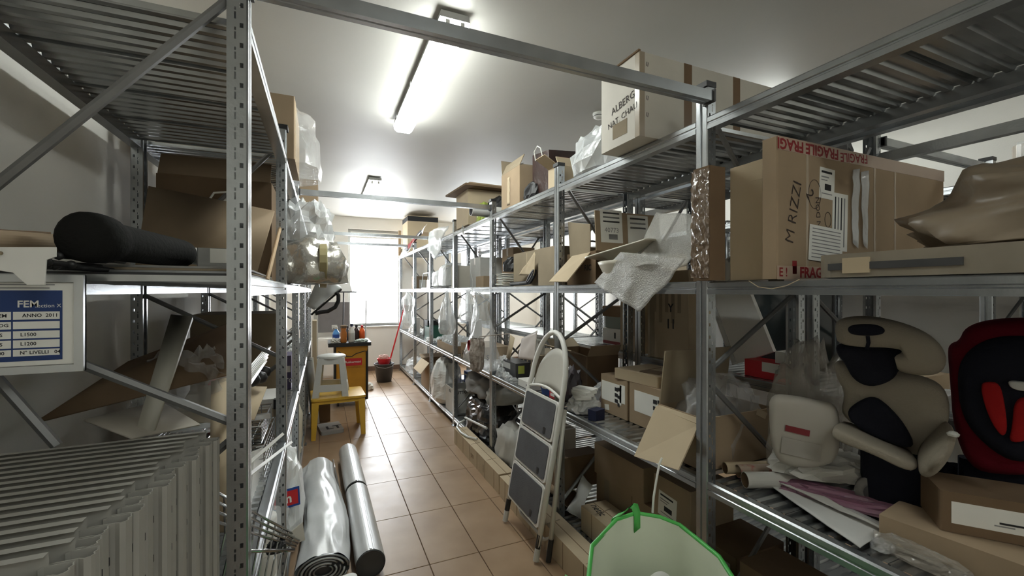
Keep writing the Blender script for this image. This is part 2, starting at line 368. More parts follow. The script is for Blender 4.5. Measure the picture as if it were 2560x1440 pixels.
LV = [.11, .833, 1.64, 2.305]
XA, XA2 = 1.418, 2.03
YR = [.07, 1.31, 2.51, 3.74, 4.99, 6.23, 7.46, 8.92]
YLs = [1.29, 2.51, 3.74, 4.99, 6.23, 7.46]
XLF, XLB = -.173, -.80
rackL = rack('shelving_rack', 'galvanised shelving rack standing along the wall across the aisle from the step ladder', XLB, XLF, YLs, LV, flip=True)
rackA = rack('shelving_rack', 'galvanised shelving rack behind the step ladder, holding the fragile carton', XA, XA2, YR, LV)
rackB = rack('shelving_rack', 'galvanised shelving rack standing back to back behind the step ladder rack', 2.09, 2.64, YR[:-1], [.11, 1.135, 2.305], flip=True, skip={(0,2,1),(0,2,2),(1,2,0),(1,2,1),(0,2,3),(2,2,1),(2,2,2)})
rackC = rack('shelving_rack', 'galvanised shelving rack seen across the second aisle, furthest from the yellow table', 3.86, 4.48, YR[:6], LV)
def tie(y, xa, xb, label):
    b = MB(); z = 2.372
    t = thing('tie_bar', label, 'cross bar', ((xa+xb)/2, y, z), group='steel tie bars across the aisles'); L = xb-xa
    b.prism([(-.02,-.022),(.02,-.022),(.02,-.004),(.013,0),(.02,.004),(.02,.022),(-.02,.022),(-.02,.004),(-.013,0),(-.02,-.004)], -L/2, L/2, Matrix.Rotation(R(90),4,'Y')).obj('bar', M_GALV, t)
    for s in (-1, 1): MB().box((s*(L/2-.004),0,0),(.008,.058,.05)).obj('end_bracket', M_DGREY, t)
    return t
tie(1.265, XLF+.002, XA-.002, 'nearest steel tie bar, crossing the aisle in front of the long ceiling lamp')
tie(3.74, XLF+.002, XA-.002, 'second steel tie bar, crossing in front of the further ceiling lamp')
tie(6.23, XLF+.002, XA-.002, 'third steel tie bar, crossing the top of the window')
tie(7.46, XLF+.002, XA-.002, 'furthest steel tie bar crossing the upper part of the window')
tie(1.29, 2.645, 3.855, 'steel tie bar crossing the second aisle behind the fragile carton')
# ------------------------------------------------------------------ object helpers
def carton(label, x0, x1, y0, y1, z, h, m=None, name='carton', rz=0, opened=False, flaps=None, cat='carton', group=None, th=.006, rot=None):
    m = m or M_CARD; w, d = x1-x0, y1-y0
    T = thing(name, label, cat, ((x0+x1)/2, (y0+y1)/2, z), rz, group, rot); T['_w'] = 0; del T['_w']
    b = MB()
    if opened:
        X, Y, i, k = w/2, d/2, w/2-th, d/2-th
        vs = [(-X,-Y,0),(X,-Y,0),(X,Y,0),(-X,Y,0),(-X,-Y,h),(X,-Y,h),(X,Y,h),(-X,Y,h),(-i,-k,th),(i,-k,th),(i,k,th),(-i,k,th),(-i,-k,h),(i,-k,h),(i,k,h),(-i,k,h)]
        b.add(vs, [(0,3,2,1),(0,1,5,4),(1,2,6,5),(2,3,7,6),(3,0,4,7),(8,9,10,11),(8,12,13,9),(9,13,14,10),(10,14,15,11),(11,15,12,8),(4,5,13,12),(5,6,14,13),(6,7,15,14),(7,4,12,15)])
    else: b.rbox((0,0,h/2), (w,d,h), .004, n=1)
    b.obj('body', m, T)
    for side, (ang, ln, mm) in (flaps or {}).items():
        L = (d if side[1] == 'x' else w)-.01; bb = MB(); bb.box((0,0,ln/2),(L,th,ln))
        a = R(ang)
        if side == '-y': loc, rt = (0,-d/2+th/2,h), (a,0,0)
        elif side == '+y': loc, rt = (0,d/2-th/2,h), (-a,0,0)
        elif side == '-x': loc, rt = (-w/2+th/2,0,h), (a,0,R(-90))
        else: loc, rt = (w/2-th/2,0,h), (a,0,R(90))
        bb.obj('flap', mm or m, T, loc=loc, rot=Euler(rt, 'XYZ'))
    return T, (w, d, h)
FR = {'-y': ((1,0,0),(0,0,1),(0,-1,0)), '+y': ((-1,0,0),(0,0,1),(0,1,0)), '-x': ((0,-1,0),(0,0,1),(-1,0,0)), '+x': ((0,1,0),(0,0,1),(1,0,0)), '+z': ((1,0,0),(0,1,0),(0,0,1))}
def fmx(sz, face, cu, cv, off, rot=0):
    w, d, h = sz; r, u, n = (Vector(k) for k in FR[face])
    W_ = {'-y':w,'+y':w,'-x':d,'+x':d,'+z':w}[face]; H_ = d if face == '+z' else h
    o = Vector((0,0,h/2)) + n*({'-y':d/2,'+y':d/2,'-x':w/2,'+x':w/2,'+z':h/2}[face]+off) + r*cu*W_ + u*cv*H_
    m = Matrix((r,u,n)).transposed().to_4x4()
    return Matrix.Translation(o) @ m @ Matrix.Rotation(R(rot), 4, 'Z')
def decal(C, face, cu, cv, w, h, m, name='paper_label', rot=0, off=.0006, parent=None):
    T, sz = C; o = MB().box((0,0,0),(w,h,.0012)).obj(name, m, parent or T); o.matrix_local = fmx(sz, face, cu, cv, off, rot); return o
def ftext(C, face, cu, cv, txt, size, m, rot=0, bold=0, off=.0016, sx=1.0, parent=None):
    T, sz = C; me = text_mesh(txt, size, bold); me.materials.clear(); me.materials.append(m)
    o = link('lettering', me, parent or T); o['kind'] = 'stuff'; o.matrix_local = fmx(sz, face, cu, cv, off, rot) @ Matrix.Diagonal((sx,1,1,1)); return o
def shiplabel(C, face, cu, cv, w, h, rot=0, seed=1, dark=M_INK):
    """white paper label with printed rules and a bar code block, as children of the label"""
    T, sz = C; p = decal(C, face, cu, cv, w, h, M_PAPER, rot=rot); rn = random.Random(seed)
    def pr(x, y, ww, hh, m=dark): MB().box((x*w, y*h, .0009),(ww*w, hh*h, .0006)).obj('print_bar', m, p)
    pr(-.05, .36, .7, .07); pr(-.15, .2, .5, .04, M_GREYI); pr(-.2, .1, .4, .03, M_GREYI); pr(.05, -.12, .42, .2, dark); pr(0, -.34, .7, .03, M_GREYI)
    return p
def tape(C, axis, m, pos=0, w=.05, drop=.08, face_z=True):
    T, (W_, D_, H_) = C
    if axis == 'x': MB().box((0, pos, H_+.0006),(W_+.002, w, .0012)).obj('tape', m, T); [MB().box((s*(W_/2+.0006), pos, H_-drop/2),(.0012, w, drop)).obj('tape', m, T) for s in (-1,)]
    elif axis == 'y': MB().box((pos, 0, H_+.0006),(w, D_+.002, .0012)).obj('tape', m, T); [MB().box((pos, s*(D_/2+.0006), H_-drop/2),(w, .0012, drop)).obj('tape', m, T) for s in (-1,)]
    elif axis == 'band_y': MB().box((pos, -D_/2-.0006, H_/2),(w, .0012, H_-.002)).obj('tape', m, T); MB().box((pos, 0, H_+.0006),(w, D_, .0012)).obj('tape', m, T)
    elif axis == 'edge_z': MB().box((-W_/2-.0006, -D_/2+w/4, H_/2),(.0012, w/2, H_)).obj('tape', m, T); MB().box((-W_/2+w/4, -D_/2-.0006, H_/2),(w/2, .0012, H_)).obj('tape', m, T)
def ridge(p, f, seed): return 1-2*abs(ns(p, f, seed))
def blob(name, label, cat, c, s, m, seed=0, amp=.16, f=2.2, rz=0, sq=.75, nu=26, nv=14, group=None, parent=None, smooth=False, flat=.25, rot=None, kind=None):
    """crumpled soft body resting on its base"""
    def fn(i, j):
        a = 2*math.pi*i; e = -math.pi/2 + math.pi*j
        def pw(x): return math.copysign(abs(x)**sq, x)
        p = Vector((pw(math.cos(e))*pw(math.cos(a)), pw(math.cos(e))*pw(math.sin(a)), pw(math.sin(e))))
        q = p.copy()
        if i > .9999: q = Vector((pw(math.cos(e)), 0, pw(math.sin(e))))
        k = 1 + amp*(ridge(q, f, seed)-.35) + amp*.5*ns(q, f*2.6, seed+3)
        p = q*k; z = p.z
        if z < -flat: z = -flat - (abs(z)-flat)*.08
        return (p.x*s[0]/2, p.y*s[1]/2, max(.001,(z+flat+.06)/(1+flat+.06)*s[2]))
    b = MB().grid(fn, nu, nv)
    o = b.obj(name, m, parent, smooth, loc=c, rz=rz, rot=rot)
    return tag(o, label, cat, group, kind)
def hangbag(name, label, cat, top, w, d, h, m, seed=0, group=None, knot=.12, rz=0, nu=28, nv=18, prof=None):
    """plastic bag hanging from its gathered neck"""
    T = thing(name, label, cat, (top[0], top[1], top[2]-h), rz, group)
    prof = prof or [(0,.75),(.08,.95),(.3,1.0),(.55,.82),(.75,.5),(.88,.22),(.93,.12),(1,.3)]
    def pr(t):
        for (a,x),(c,y) in zip(prof, prof[1:]):
            if t <= c: return x+(y-x)*(t-a)/(c-a)
        return prof[-1][1]
    def fn(i, j):
        a = 2*math.pi*(i % 1.0); r = pr(j); q = (math.cos(a), math.sin(a), j*1.5)
        r *= 1+.13*ridge(q, 2.0, seed)+.10*math.sin(a*7+seed+2*j)*(.4+j)
        z = j*h + (.02*ns(q, 3, seed) if 0 < j < 1 else 0)
        return (r*w/2*math.cos(a)+.02*ns(q,1.3,seed+5), r*d/2*math.sin(a), z)
    b = MB().grid(fn, nu, nv); n = len(b.v); b.v.append((0,0,.004)); b.f += [(n, k+1, k) for k in range(nu)]
    b.obj('film', m, T)
    if knot: MB().tube([(0,0,h*.97),(.02,0,h+.015),(max(.03,1.416-top[0]),.0,h+.03)], .004, 5).obj('tie', m, T)
    return T
def sheet(name, label, cat, P, m, th=.003, amp=0.0, f=3, seed=0, nu=14, nv=10, group=None, parent=None, curl=0.0, smooth=True):
    """sheet through corners P00 P10 P11 P01 (world), optionally rippled and curled"""
    A, B, C, D = (Vector(p) for p in P); n = (B-A).cross(D-A).normalized(); c0 = (A+B+C+D)/4
    def fn(u, v):
        p = A*(1-u)*(1-v)+B*u*(1-v)+C*u*v+D*(1-u)*v
        k = amp*(ns(p, f, seed)+.5*ns(p, f*2.3, seed+2)) + curl*((2*u-1)**2-.33)
        return p+n*k-c0
    if not amp and not curl: nu = nv = 1
    o = MB().grid(fn, nu, nv).obj(name, m, parent, smooth, loc=c0, sol=th)
    return tag(o, label, cat, group)
def rod(name, label, cat, pts, r, m, n=10, group=None, parent=None, smooth=True):
    c = Vector(pts[0]); o = MB().tube([Vector(p)-c for p in pts], r, n).obj(name, m, parent, False, loc=c); return tag(o, label, cat, group)
def tubething(name, label, cat, p0, p1, r, wall, m, m_in=None, group=None, n=22):
    """hollow cardboard or plastic tube"""
    p0, p1 = Vector(p0), Vector(p1); L = (p1-p0).length; q = (p1-p0).to_track_quat('Z', 'Y')
    T = thing(name, label, cat, p0, group=group, rot=q.to_euler())
    MB().lathe([(r-wall,0),(r,0),(r,L),(r-wall,L)], n, cap=False).obj('outer_wall', m, T, False)
    MB().lathe([(r-wall,L),(r-wall,0)], n, cap=False).obj('bore', m_in or m, T, True)
    return T
def iplane(u0, v0, t):
    """world frame of a thing that faces the viewer's side: origin at pixel (u0,v0), distance t along the view axis"""
    a = (u0-1280)/1080; b = (728-v0)/1080
    return Vector(((math.sin(PSI)+math.cos(PSI)*a)*t, (math.cos(PSI)-math.sin(PSI)*a)*t, H+b*t))
def facing(u0): return -(PSI+math.atan((u0-1280)/1080))
def OLF(T, th):
    """outline of a thing that faces along yaw th: seen pixels -> local XZ of its front plane"""
    O = Vector(T.location); xa = Vector((math.cos(th), math.sin(th), 0)); n = Vector((-math.sin(th), math.cos(th), 0))
    def f(pts, k=2):
        out = []
        for u, v in pts:
            a = (u-1280)/1080; d = Vector((math.sin(PSI)+math.cos(PSI)*a, math.cos(PSI)-math.sin(PSI)*a, (728-v)/1080))
            s = (O.x*n.x+O.y*n.y)/(d.x*n.x+d.y*n.y); P = Vector((d.x*s, d.y*s, H+d.z*s))
            out.append(((P.x-O.x)*xa.x+(P.y-O.y)*xa.y, P.z-O.z))
        return smoothpoly(out, k) if k else out
    return f
def outline(pts, u0, v0, t): return [((u-u0)*t/1080, (v0-v)*t/1080) for u, v in pts]
def smoothpoly(P, k=2):
    for _ in range(k):
        Q = []
        for i in range(len(P)):
            a, b = P[i], P[(i+1)%len(P)]; Q += [(.75*a[0]+.25*b[0], .75*a[1]+.25*b[1]), (.25*a[0]+.75*b[0], .25*a[1]+.75*b[1])]
        P = Q
    return P
def pillow(poly, y0, y1, r, name, m, parent, smooth=True):
    """padded slab: outline in local XZ, from y0 (front, rounded by r) to y1"""
    cx = sum(p[0] for p in poly)/len(poly); cz = sum(p[1] for p in poly)/len(poly); n = len(poly)
    ext = max(max(abs(p[0]-cx), abs(p[1]-cz)) for p in poly)
    rings = [(.86, y1), (1.0, y0+(y1-y0)*.5 if y1-y0 > 2*r else y0+r), (1.0, y0+r)] + [(1-(1-math.cos(R(a)))*r/ext, y0+r-r*math.sin(R(a))) for a in (30, 60, 90)] + [(.5, y0-.1*r)]
    vs = []; fs = []
    for k, y in rings: vs += [(cx+(p[0]-cx)*k, y, cz+(p[1]-cz)*k) for p in poly]
    for i in range(len(rings)-1):
        fs += [(i*n+j, i*n+(j+1)%n, (i+1)*n+(j+1)%n, (i+1)*n+j) for j in range(n)]
    fs += [tuple(range(n-1,-1,-1)), tuple((len(rings)-1)*n+j for j in range(n))]
    return MB().add(vs, fs).obj(name, m, parent, smooth)

def wquad(parent, P, m, th, name):
    q = [Vector(p)-parent.location for p in P]; return MB().plate(q, th).obj(name, m, parent)

def grow(P, k):
    cx = sum(p[0] for p in P)/len(P); cz = sum(p[1] for p in P)/len(P); return [(cx+(p[0]-cx)*k, cz+(p[1]-cz)*k) for p in P]
# ------------------------------------------------------------------ right rack, top shelf
ZT, ZM, ZL, ZB = 2.3065, 1.6415, .8345, .1115
C = carton('big white carton taped in clear film on the top shelf, handwriting on its end', 1.315, 2.30, 1.565, 1.86, ZT, .385, M_CARDW)
for p in (-.20, .13): tape(C, 'band_y', M_BTAPE, p, .05)
tape(C, 'edge_z', M_PTAPE, w=.06)
ftext(C, '-x', .1, .0, 'ALBERG', .05, M_PEN, 8); ftext(C, '-x', .08, -.16, 'NAT. CHAU', .042, M_PEN, 8)
for k in range(4): ftext(C, '-y', -.455, .36-.2*k, 'II', .03, M_INK, -10)
decal(C, '-x', .02, -.3, .11, .07, M_CARDG, 'tape_patch')
MB().box((-.07,-.1475-.0007,.22),(.006,.0012,.02)).obj('scuff_mark', M_GREYI, C[0])
MB().box((-.4925-.001,0,.388),(.012,.30,.008)).obj('lid_edge', M_CARDD, C[0])
b = blob('plastic_bag', 'crumpled clear white bag on the top shelf left against the big white carton', 'bag', (1.60, 2.16, ZT), (.36, .50, .27), M_FILM2, 3, .25)
# patterned dark bag, open carton with paper
T = thing('shopping_bag', 'dark glossy patterned carrier bag with handle loop on the top shelf', 'bag', (1.62, 2.86, ZT))
MB().hexa([(-.14,-.13,0),(.14,-.13,0),(.14,.13,0),(-.14,.13,0),(-.15,-.15,.30),(.15,-.13,.33),(.16,.14,.31),(-.14,.13,.34)]).obj('body', M_BROWN, T)
MB().tube([(-.153,-.06,.28),(-.165,-.05,.34),(-.165,.0,.37),(-.165,.05,.34),(-.15,.06,.28)], .004, 6).obj('handle', M_PAPER, T)
MB().box((-.02,-.155,.2),(.1,.004,.12), rx=R(-4)).obj('print_patch', M_REDT, T)
C = carton('torn pale open carton tipped over on the top shelf beside the dark carrier bag', 1.46, 1.75, 2.56, 2.70, ZT, .15, M_CARDL, opened=True, flaps={'-x': (60, .12, M_CARDL), '-y': (-30, .08, M_CARDL)})
blob('wrapped_parcel', 'small parcel in black and white printed film at the top shelf edge', 'parcel', (1.50, 3.00, ZT), (.12, .22, .13), M_BLACK, 5, .2)
C = carton('brown carton with torn strip and raised lid flap on the top shelf', 1.43, 1.86, 3.12, 3.50, ZT, .30, M_CARD, opened=True, flaps={'+y': (10, .14, M_CARDG), '-x': (-25, .10, M_CARDG), '+x': (20, .12, M_CARD)})
sheet('torn_strip', None, None, [(-.2165,.08,.02),(-.2165,.02,.02),(-.2165,.02,.25),(-.2165,.07,.25)], M_CARDL, .001, .003, 40, 2, parent=C[0]).location = (-.218, .03, .135)
decal(C, '-y', .2, .1, .07, .2, M_CARDL, 'tape_patch', 5); MB().box((-.16,-.02,.345),(.08,.1,.002), ry=R(-15)).obj('paper_scrap', M_PAPER, C[0])
C = carton('plain tan carton on the top shelf under a loose brown board', 1.40, 1.86, 4.36, 4.80, ZT, .375, M_CARDL)
T = thing('brown_board', 'loose brown wooden board lying as a lid over the tan carton', 'board', (1.64, 4.56, ZT+.377)); T.rotation_euler = (0, R(0), R(3))
MB().box((0,0,.012),(.66,.66,.02)).obj('panel', M_CARDD, T); MB().box((.02,0,.032),(.60,.62,.016)).obj('panel', M_CARD, T)
blob('black_bag', 'black bag lying by the tan carton on the top shelf', 'bag', (1.72, 4.14, ZT), (.36, .30, .26), M_BLACK, 9, .2)
blob('green_bag', 'small lime green bag on the top shelf beside the black bag', 'bag', (1.52, 4.20, ZT), (.14, .12, .2), mat('lime_plastic', (.42,.52,.10), .4), 4, .2)
tubething('plastic_tube', 'short white plastic pipe poking out over the top shelf edge', 'pipe', (1.30, 3.96, ZT+.07), (1.80, 3.98, ZT+.075), .052, .006, M_LGREY, M_DGREY)
blob('plastic_bag', 'crumpled clear bag under the white pipe on the top shelf', 'bag', (1.60, 4.10, ZT), (.2, .16, .08), M_FILM2, 13, .25)
C = carton('tall tan carton with a dark printed band reaching almost to the ceiling', 1.44, 2.02, 8.15, 8.72, ZT, .71, M_CARDL)
decal(C, '-y', 0, .42, .575, .09, M_INK, 'printed_band'); decal(C, '-x', 0, .42, .565, .09, M_INK, 'printed_band'); decal(C, '-y', 0, .03, .2, .07, M_CARD, 'faint_print')
rod('cardboard_tube', 'narrow brown tube standing beside the tall tan carton', 'tube', [(1.40, 8.80, ZT), (1.40, 8.80, ZT+.5)], .03, M_CARD, 12)
sheet('banner_sheet', 'white plastic banner with red and dark patches drooping off the top shelf end', 'banner', [(1.36,6.3,2.52),(1.18,7.75,2.10),(1.30,7.9,2.28),(1.46,6.5,2.60)], M_FILMW, .002, .05, 3, 5)
bn = bpy.data.objects['banner_sheet']
for k, (u, m) in enumerate(((.35, M_REDT), (.52, M_REDT), (.68, M_DGREY), (.2, M_DGREY))):
    a = Vector((1.36,6.3,2.52)).lerp(Vector((1.18,7.75,2.10)), u); c = Vector((1.46,6.5,2.60)).lerp(Vector((1.30,7.9,2.28)), u); q = a.lerp(c, .5)
    mm = MB().box((0,0,0),(.012,.20,.07)).obj('print_patch', m, bn); mm.location = q - bn.location + Vector((-.02,0,-.01)); mm.rotation_euler = (R(-14), 0, R(8))
sheet('plastic_sheet', 'clear plastic sheet hanging down from the top shelf above the bubble wrapped packs', 'film', [(1.40,5.25,2.42),(1.38,6.2,2.45),(1.37,6.1,2.18),(1.38,5.7,2.02)], M_FILM2, .002, .05, 4, 3)
T = thing('parcel_strap', 'white knotted strap dangling from the top shelf edge below the tan carton', 'strap', (1.405, 4.55, 2.23))
MB().tube([(0,0,0),(-.01,.02,.05),(-.005,0,.09),(0,-.02,.05),(0,0,.0)], .006, 6).obj('loop', M_LGREY, T)
# dark bag and roll on rack B/C top
blob('rubbish_bag', 'black bin bag on the back rack top shelf above the fragile carton', 'bag', (2.42, 1.50, ZT), (.36, .30, .18), M_BLACK, 21, .2)
T = thing('foam_roll', 'film wrapped pale foam bundle on the top shelf across the second aisle', 'bundle', (4.17, .69, ZT+.004))
MB().rbox((0,0,.10),(.5,1.1,.19),.09, n=5).obj('bundle', M_FILMD if False else mat('wrapped_foam',(.50,.44,.36),.3,var=.08,scale=6,spec=.8), T)
sheet('film_wrap', None, None, [(-.255,-.5,.0),(-.255,.5,.0),(-.255,.5,.21),(-.255,-.5,.21)], M_FILM, .001, .01, 8, 3, parent=T).location = (-.262, 0, .1)
# ------------------------------------------------------------------ right rack, middle shelf: the big packages by the nearest post
C = carton('narrow dark brown carton shrouded in shiny film standing against the nearest upright', 1.335, 1.422, 1.195, 1.276, ZM, .435, M_CARDD)
def wrapf(u, v): 
    y = .043-.086*u; z = .01+.415*v
    return (-.047-.003*math.sin(v*55+u*14+3*ns((u*3,v*6,0),1))-.004*ridge((u*3,v*14,0),1.5,2), y, z)
MB().grid(wrapf, 10, 60).obj('film_wrap', mat('brown_film',(.20,.135,.085),.10,bump=1.0,bscale=30,stretch=(1,1.5,.6),spec=1.0,coat=.6), C[0], True)
C = carton('plain tan carton squeezed between the dark wrapped carton and the fragile carton', 1.435, 2.0, 1.03, 1.19, ZM, .43, M_CARDL)
decal(C, '-x', .28, .42, .07, .07, M_CARDL, 'tape_patch'); MB().box((0,-.001,.4312),(.55,.006,.001)).obj('flap_seam', M_CARDD, C[0])
C = carton('large carton with red FRAGILE tape and marker handwriting on the middle shelf', 1.392, 2.47, .968, 1.025, ZM, .478, M_CARD)
def fface(x): return x/1.078
fr = M_FTAPE
decal(C, '-y', 0, .455, 1.078, .046, fr, 'fragile_tape'); decal(C, '-y', -.27, -.455, .50, .046, fr, 'fragile_tape')
MB().box((0,0,.4786),(1.078,.058,.0012)).obj('fragile_tape', fr, C[0])
ftext(C, '-y', -.44, .455, 'FRAGI', .050, M_REDT, 180, .035, sx=1.0); ftext(C, '-y', -.28, .455, 'FRAGILE', .050, M_REDT, 180, .035)
ftext(C, '-y', -.105, .455, 'FRAGILE', .046, M_REDT, 184, .02)
ftext(C, '-y', -.475, -.455, 'E !', .042, M_REDT, 0, .02); ftext(C, '-y', -.31, -.455, 'FRAGILE', .050, M_REDT, 0, .035); ftext(C, '-y', -.11, -.455, 'FRAGILE', .050, M_REDT, 0, .035)
MB().box((-.453,-.0291,.04),(.022,.0012,.045)).obj('red_mark', M_REDT, C[0])
ftext(C, '-y', -.425, -.02, 'M RIZZI', .064, M_PEN, 78, -.012)
ftext(C, '-y', -.345, .12, '2', .06, M_PEN, -60); ftext(C, '-y', -.30, -.05, 'TON DON', .032, M_PEN, 95)
def ring(cx, cz, r, par, m=M_PEN, w=.0022):
    pts = [(cx+r*math.cos(k*math.pi/12), -.0292, cz+r*1.5*math.sin(k*math.pi/12)) for k in range(24)]
    MB().tube(pts, w*.5, 4, closed=True).obj('pen_circle', m, par)
ring(-.345, .30, .034, C[0]); ring(-.27, .215, .018, C[0])
for x in (-.385, .02, .16): MB().box((x,-.0289,.24),(.012,.0012,.44)).obj('clear_tape', M_PTAPE, C[0])
shiplabel(C, '-y', -.255, .22, .085, .11, -3, 2); 
p = decal(C, '-y', -.185, -.06, .09, .21, M_PAPER, rot=-2)
for k in range(4): MB().box((-.03+.018*k,.0,.001),(.006,.18,.0006)).obj('print_bar', M_GREYI if k % 2 else M_INK, p)
p = decal(C, '-y', -.265, -.24, .19, .125, M_PAPER, rot=-4, off=.004)
for k in range(9): MB().box((0,.05-.0125*k,.001),(.16,.003,.0006)).obj('print_line', M_GREYI, p)
for k, x in enumerate((-.115, -.055)): sheet('torn_film', None, None, [(-.02,0,-.13),(.012,0,-.15),(.024,0,.15),(-.024,0,.14)], M_FILM2, .001, .006, 20, 3+k, parent=C[0]).location = (x,-.036,.27)
rod('packing_strap', 'thin clear packing strap looping below the fragile carton', 'strap', [(1.40,1.08,1.637),(1.395,1.04,1.615),(1.395,.99,1.608),(1.395,.94,1.618),(1.40,.90,1.638)], .0016, M_CARDL, 6)
# film packed flat goods in front of the fragile carton
T = thing('film_pack', 'flat film wrapped pack with dark bands at the very edge of the middle shelf', 'pack', (1.72, .50, ZM))
MB().rbox((0,0,.035),(.60,.74,.07),.05,n=4).obj('padding', mat('dull_film', (.27,.235,.185), .30, var=.2, scale=6, spec=.6), T)
for x, y, w in ((-.302,.12,.20),(-.302,-.16,.14),(-.302,.30,.05)): MB().box((x,y,.032),(.004,w,.02)).obj('dark_band', M_DGREY, T)
MB().box((-.302,.25,.034),(.005,.07,.045)).obj('tape_patch', M_CARDL, T)
blob('packing_film', 'big crumpled brown packing film heaped on the flat wrapped pack', 'film', (1.735,.40,ZM+.072), (.46,.62,.21), mat('brown_packing_film', (.27,.215,.155), .38, var=.2, scale=4, spec=.5, bump=.9, bscale=9), 77, .30, 1.5, sq=.85, nu=70, nv=40, smooth=True)
# bubble wrap and moulded trays
T = thing('moulded_tray', 'cream moulded plastic tray with a curved lip under the bubble wrap', 'tray', (1.50, 1.83, ZM))
def tray(u, v):
    y = .31-.52*u; x = -.10+.34*v; k = math.sin(math.pi*min(1,max(0,(v*1.25-.12))))
    z = .155+.05*u - .10*k*(0.35 if u < .25 else 1)*math.sin(math.pi*min(1,.15+u*.9))
    return (x, y, z)
MB().grid(tray, 18, 14).obj('tray_top', mat('cream_plastic', (.66,.62,.52), .35), T, True, sol=.008)
def bowl(u, v):
    a = math.pi*(1.0+u); return (-.01+.13*math.cos(a)*(.6+.4*v)*.9, .17+.14*math.sin(a*1.0)*(.6+.4*v), .012+.13*v)
MB().grid(lambda u,v: ((-.02+.10*math.cos(2*math.pi*u)*(.55+.45*v)), (.08+.16*math.sin(2*math.pi*u)*(.55+.45*v)), .006+.115*v), 26, 6).obj('bowl', mat('cream_plastic', (.66,.62,.52), .35), T, True, sol=.006)
def bubble(u, v):
    P00,P10,P11,P01 = Vector((1.42,1.83,1.70)),Vector((1.40,1.38,1.72)),Vector((1.56,1.36,1.93)),Vector((1.56,1.72,1.99))
    p = P00*(1-u)*(1-v)+P10*u*(1-v)+P11*u*v+P01*(1-u)*v
    return p+Vector((-.05,-.03,.03))*(ns(p,4,2)+.5*ridge(p,7,3)*.6) - Vector((1.5,1.6,1.8))
M_BUB = mat('bubble_wrap', (.74,.73,.68), .2, alpha=.55, bump=1.0, bscale=150, spec=.9)
T = thing('bubble_wrap', 'loose sheet of bubble wrap with a corner hanging below the middle shelf', 'bubble wrap', (1.5,1.6,1.8))
MB().grid(bubble, 26, 20).obj('upper_fold', M_BUB, T, True, sol=.004)
def bubble2(u, v):
    P00,P10,P11,P01 = Vector((1.40,2.06,1.65)),Vector((1.385,1.66,1.50)),Vector((1.39,1.36,1.735)),Vector((1.41,1.80,1.80))
    p = P00*(1-u)*(1-v)+P10*u*(1-v)+P11*u*v+P01*(1-u)*v
    return p+Vector((-.03,0,0))*(ns(p,5,6)+.4*ridge(p,8,1)) - Vector((1.5,1.6,1.8))
MB().grid(bubble2, 26, 20).obj('lower_fold', M_BUB, T, True, sol=.004)
# cartons left of the bubble wrap
C = carton('open brown carton with printed address labels and number 40773 on its raised flap', 1.475, 1.975, 2.14, 2.465, ZM, .20, M_CARDD, opened=True, flaps={'-y': (-4, .24, M_CARD)})
wquad(C[0], [pt(1425,642,X=1.474),pt(1475,640,X=1.474),pt(1475,560,X=1.48),pt(1420,555,X=1.48)], M_CARDG, .006, 'flap')
wquad(C[0], [pt(1372,704,X=1.335),pt(1417,704,X=1.335),pt(1476,630,X=1.472),pt(1430,640,X=1.472)], M_CARDL, .006, 'hanging_flap')
fl = [c for c in C[0].children if c.name.startswith('flap')][0]
def onflap(x, z, w, h, m, nm, par): o = MB().box((x,-.0045,z),(w,.001,h)).obj(nm, m, par); return o
for x, z, w, h in ((-.13,.15,.16,.20),(.07,.12,.16,.22)):
    p = onflap(x, z, w, h, M_PAPER, 'paper_label', fl)
    for k in range(3): onflap(x, z+h*(.40-.13*k), w*.75, h*.05, M_INK if k != 1 else M_GREYI, 'print_bar', fl)
    onflap(x+.01, z-h*.32, w*.4, h*.16, M_GREYI, 'print_bar', fl)
lettering('40773', .042, M_GREYI, fl, (-.13,-.0056,.125), (R(90),0,0))
ftext(C, '-x', .25, .0, 'RIC', .05, M_INK, 0, .02)
for k in range(4):
    rod('cable_coil', 'black cable coil sticking up out of the open carton numbered 40773', 'cable', [(1.56+.07*math.cos(a*.42), 2.28+.004*a, ZM+.20+.075*math.sin(a*.42)) for a in range(16)], .006, M_BLACK, 6) if k == 0 else None
C = carton('upright folded brown carton panel box beside the second upright', 1.45, 1.86, 2.57, 2.84, ZM, .27, M_CARDG)
C = carton('brown carton slit open with pale paper fanning out, black cable in front', 1.535, 1.95, 2.93, 3.48, ZM, .285, M_CARDG)
MB().box((-.2085,0,.14),(.002,.012,.262)).obj('seam', M_CARDL, C[0])
sheet('kraft_paper', 'pale kraft paper triangle fanning out of the slit carton', 'paper', [(1.50,3.30,1.735),(1.47,2.95,1.72),(1.48,2.94,1.88),(1.485,2.96,1.90)], M_CARDL, .002, .01, 8)
rod('black_cable', 'thick black looped cable lying before the slit carton', 'cable', [(1.48,3.40,ZM+.02),(1.48,3.20,ZM+.022)]+[(1.485,3.02+.06*math.cos(a*.5),ZM+.07+.045*math.sin(a*.5-1.2)) for a in range(12)], .017, M_BLACK, 10)
T = thing('paper_stack', 'loose stack of folded white bags and papers on the middle shelf', 'stack', (1.60, 3.595, ZM))
for k in range(9):
    def lay(u, v, k=k): return (-.15+.3*u+.02*ns((k,0,0),1.3), -.08+.16*v+.012*ns((0,k,0),1.7), .006+.013*k+.006*ns((u*2,v*2,k*3),1.0,k))
    MB().grid(lay, 8, 8).obj('folded_bag', M_PAPER if k % 3 else M_PAPERG, T, True, sol=.006)
blob('black_film_bundle', 'black and clear film bundle on top of the white paper stack', 'bundle', (1.60, 3.60, ZM+.135), (.20, .16, .13), M_BLACK, 31, .18)
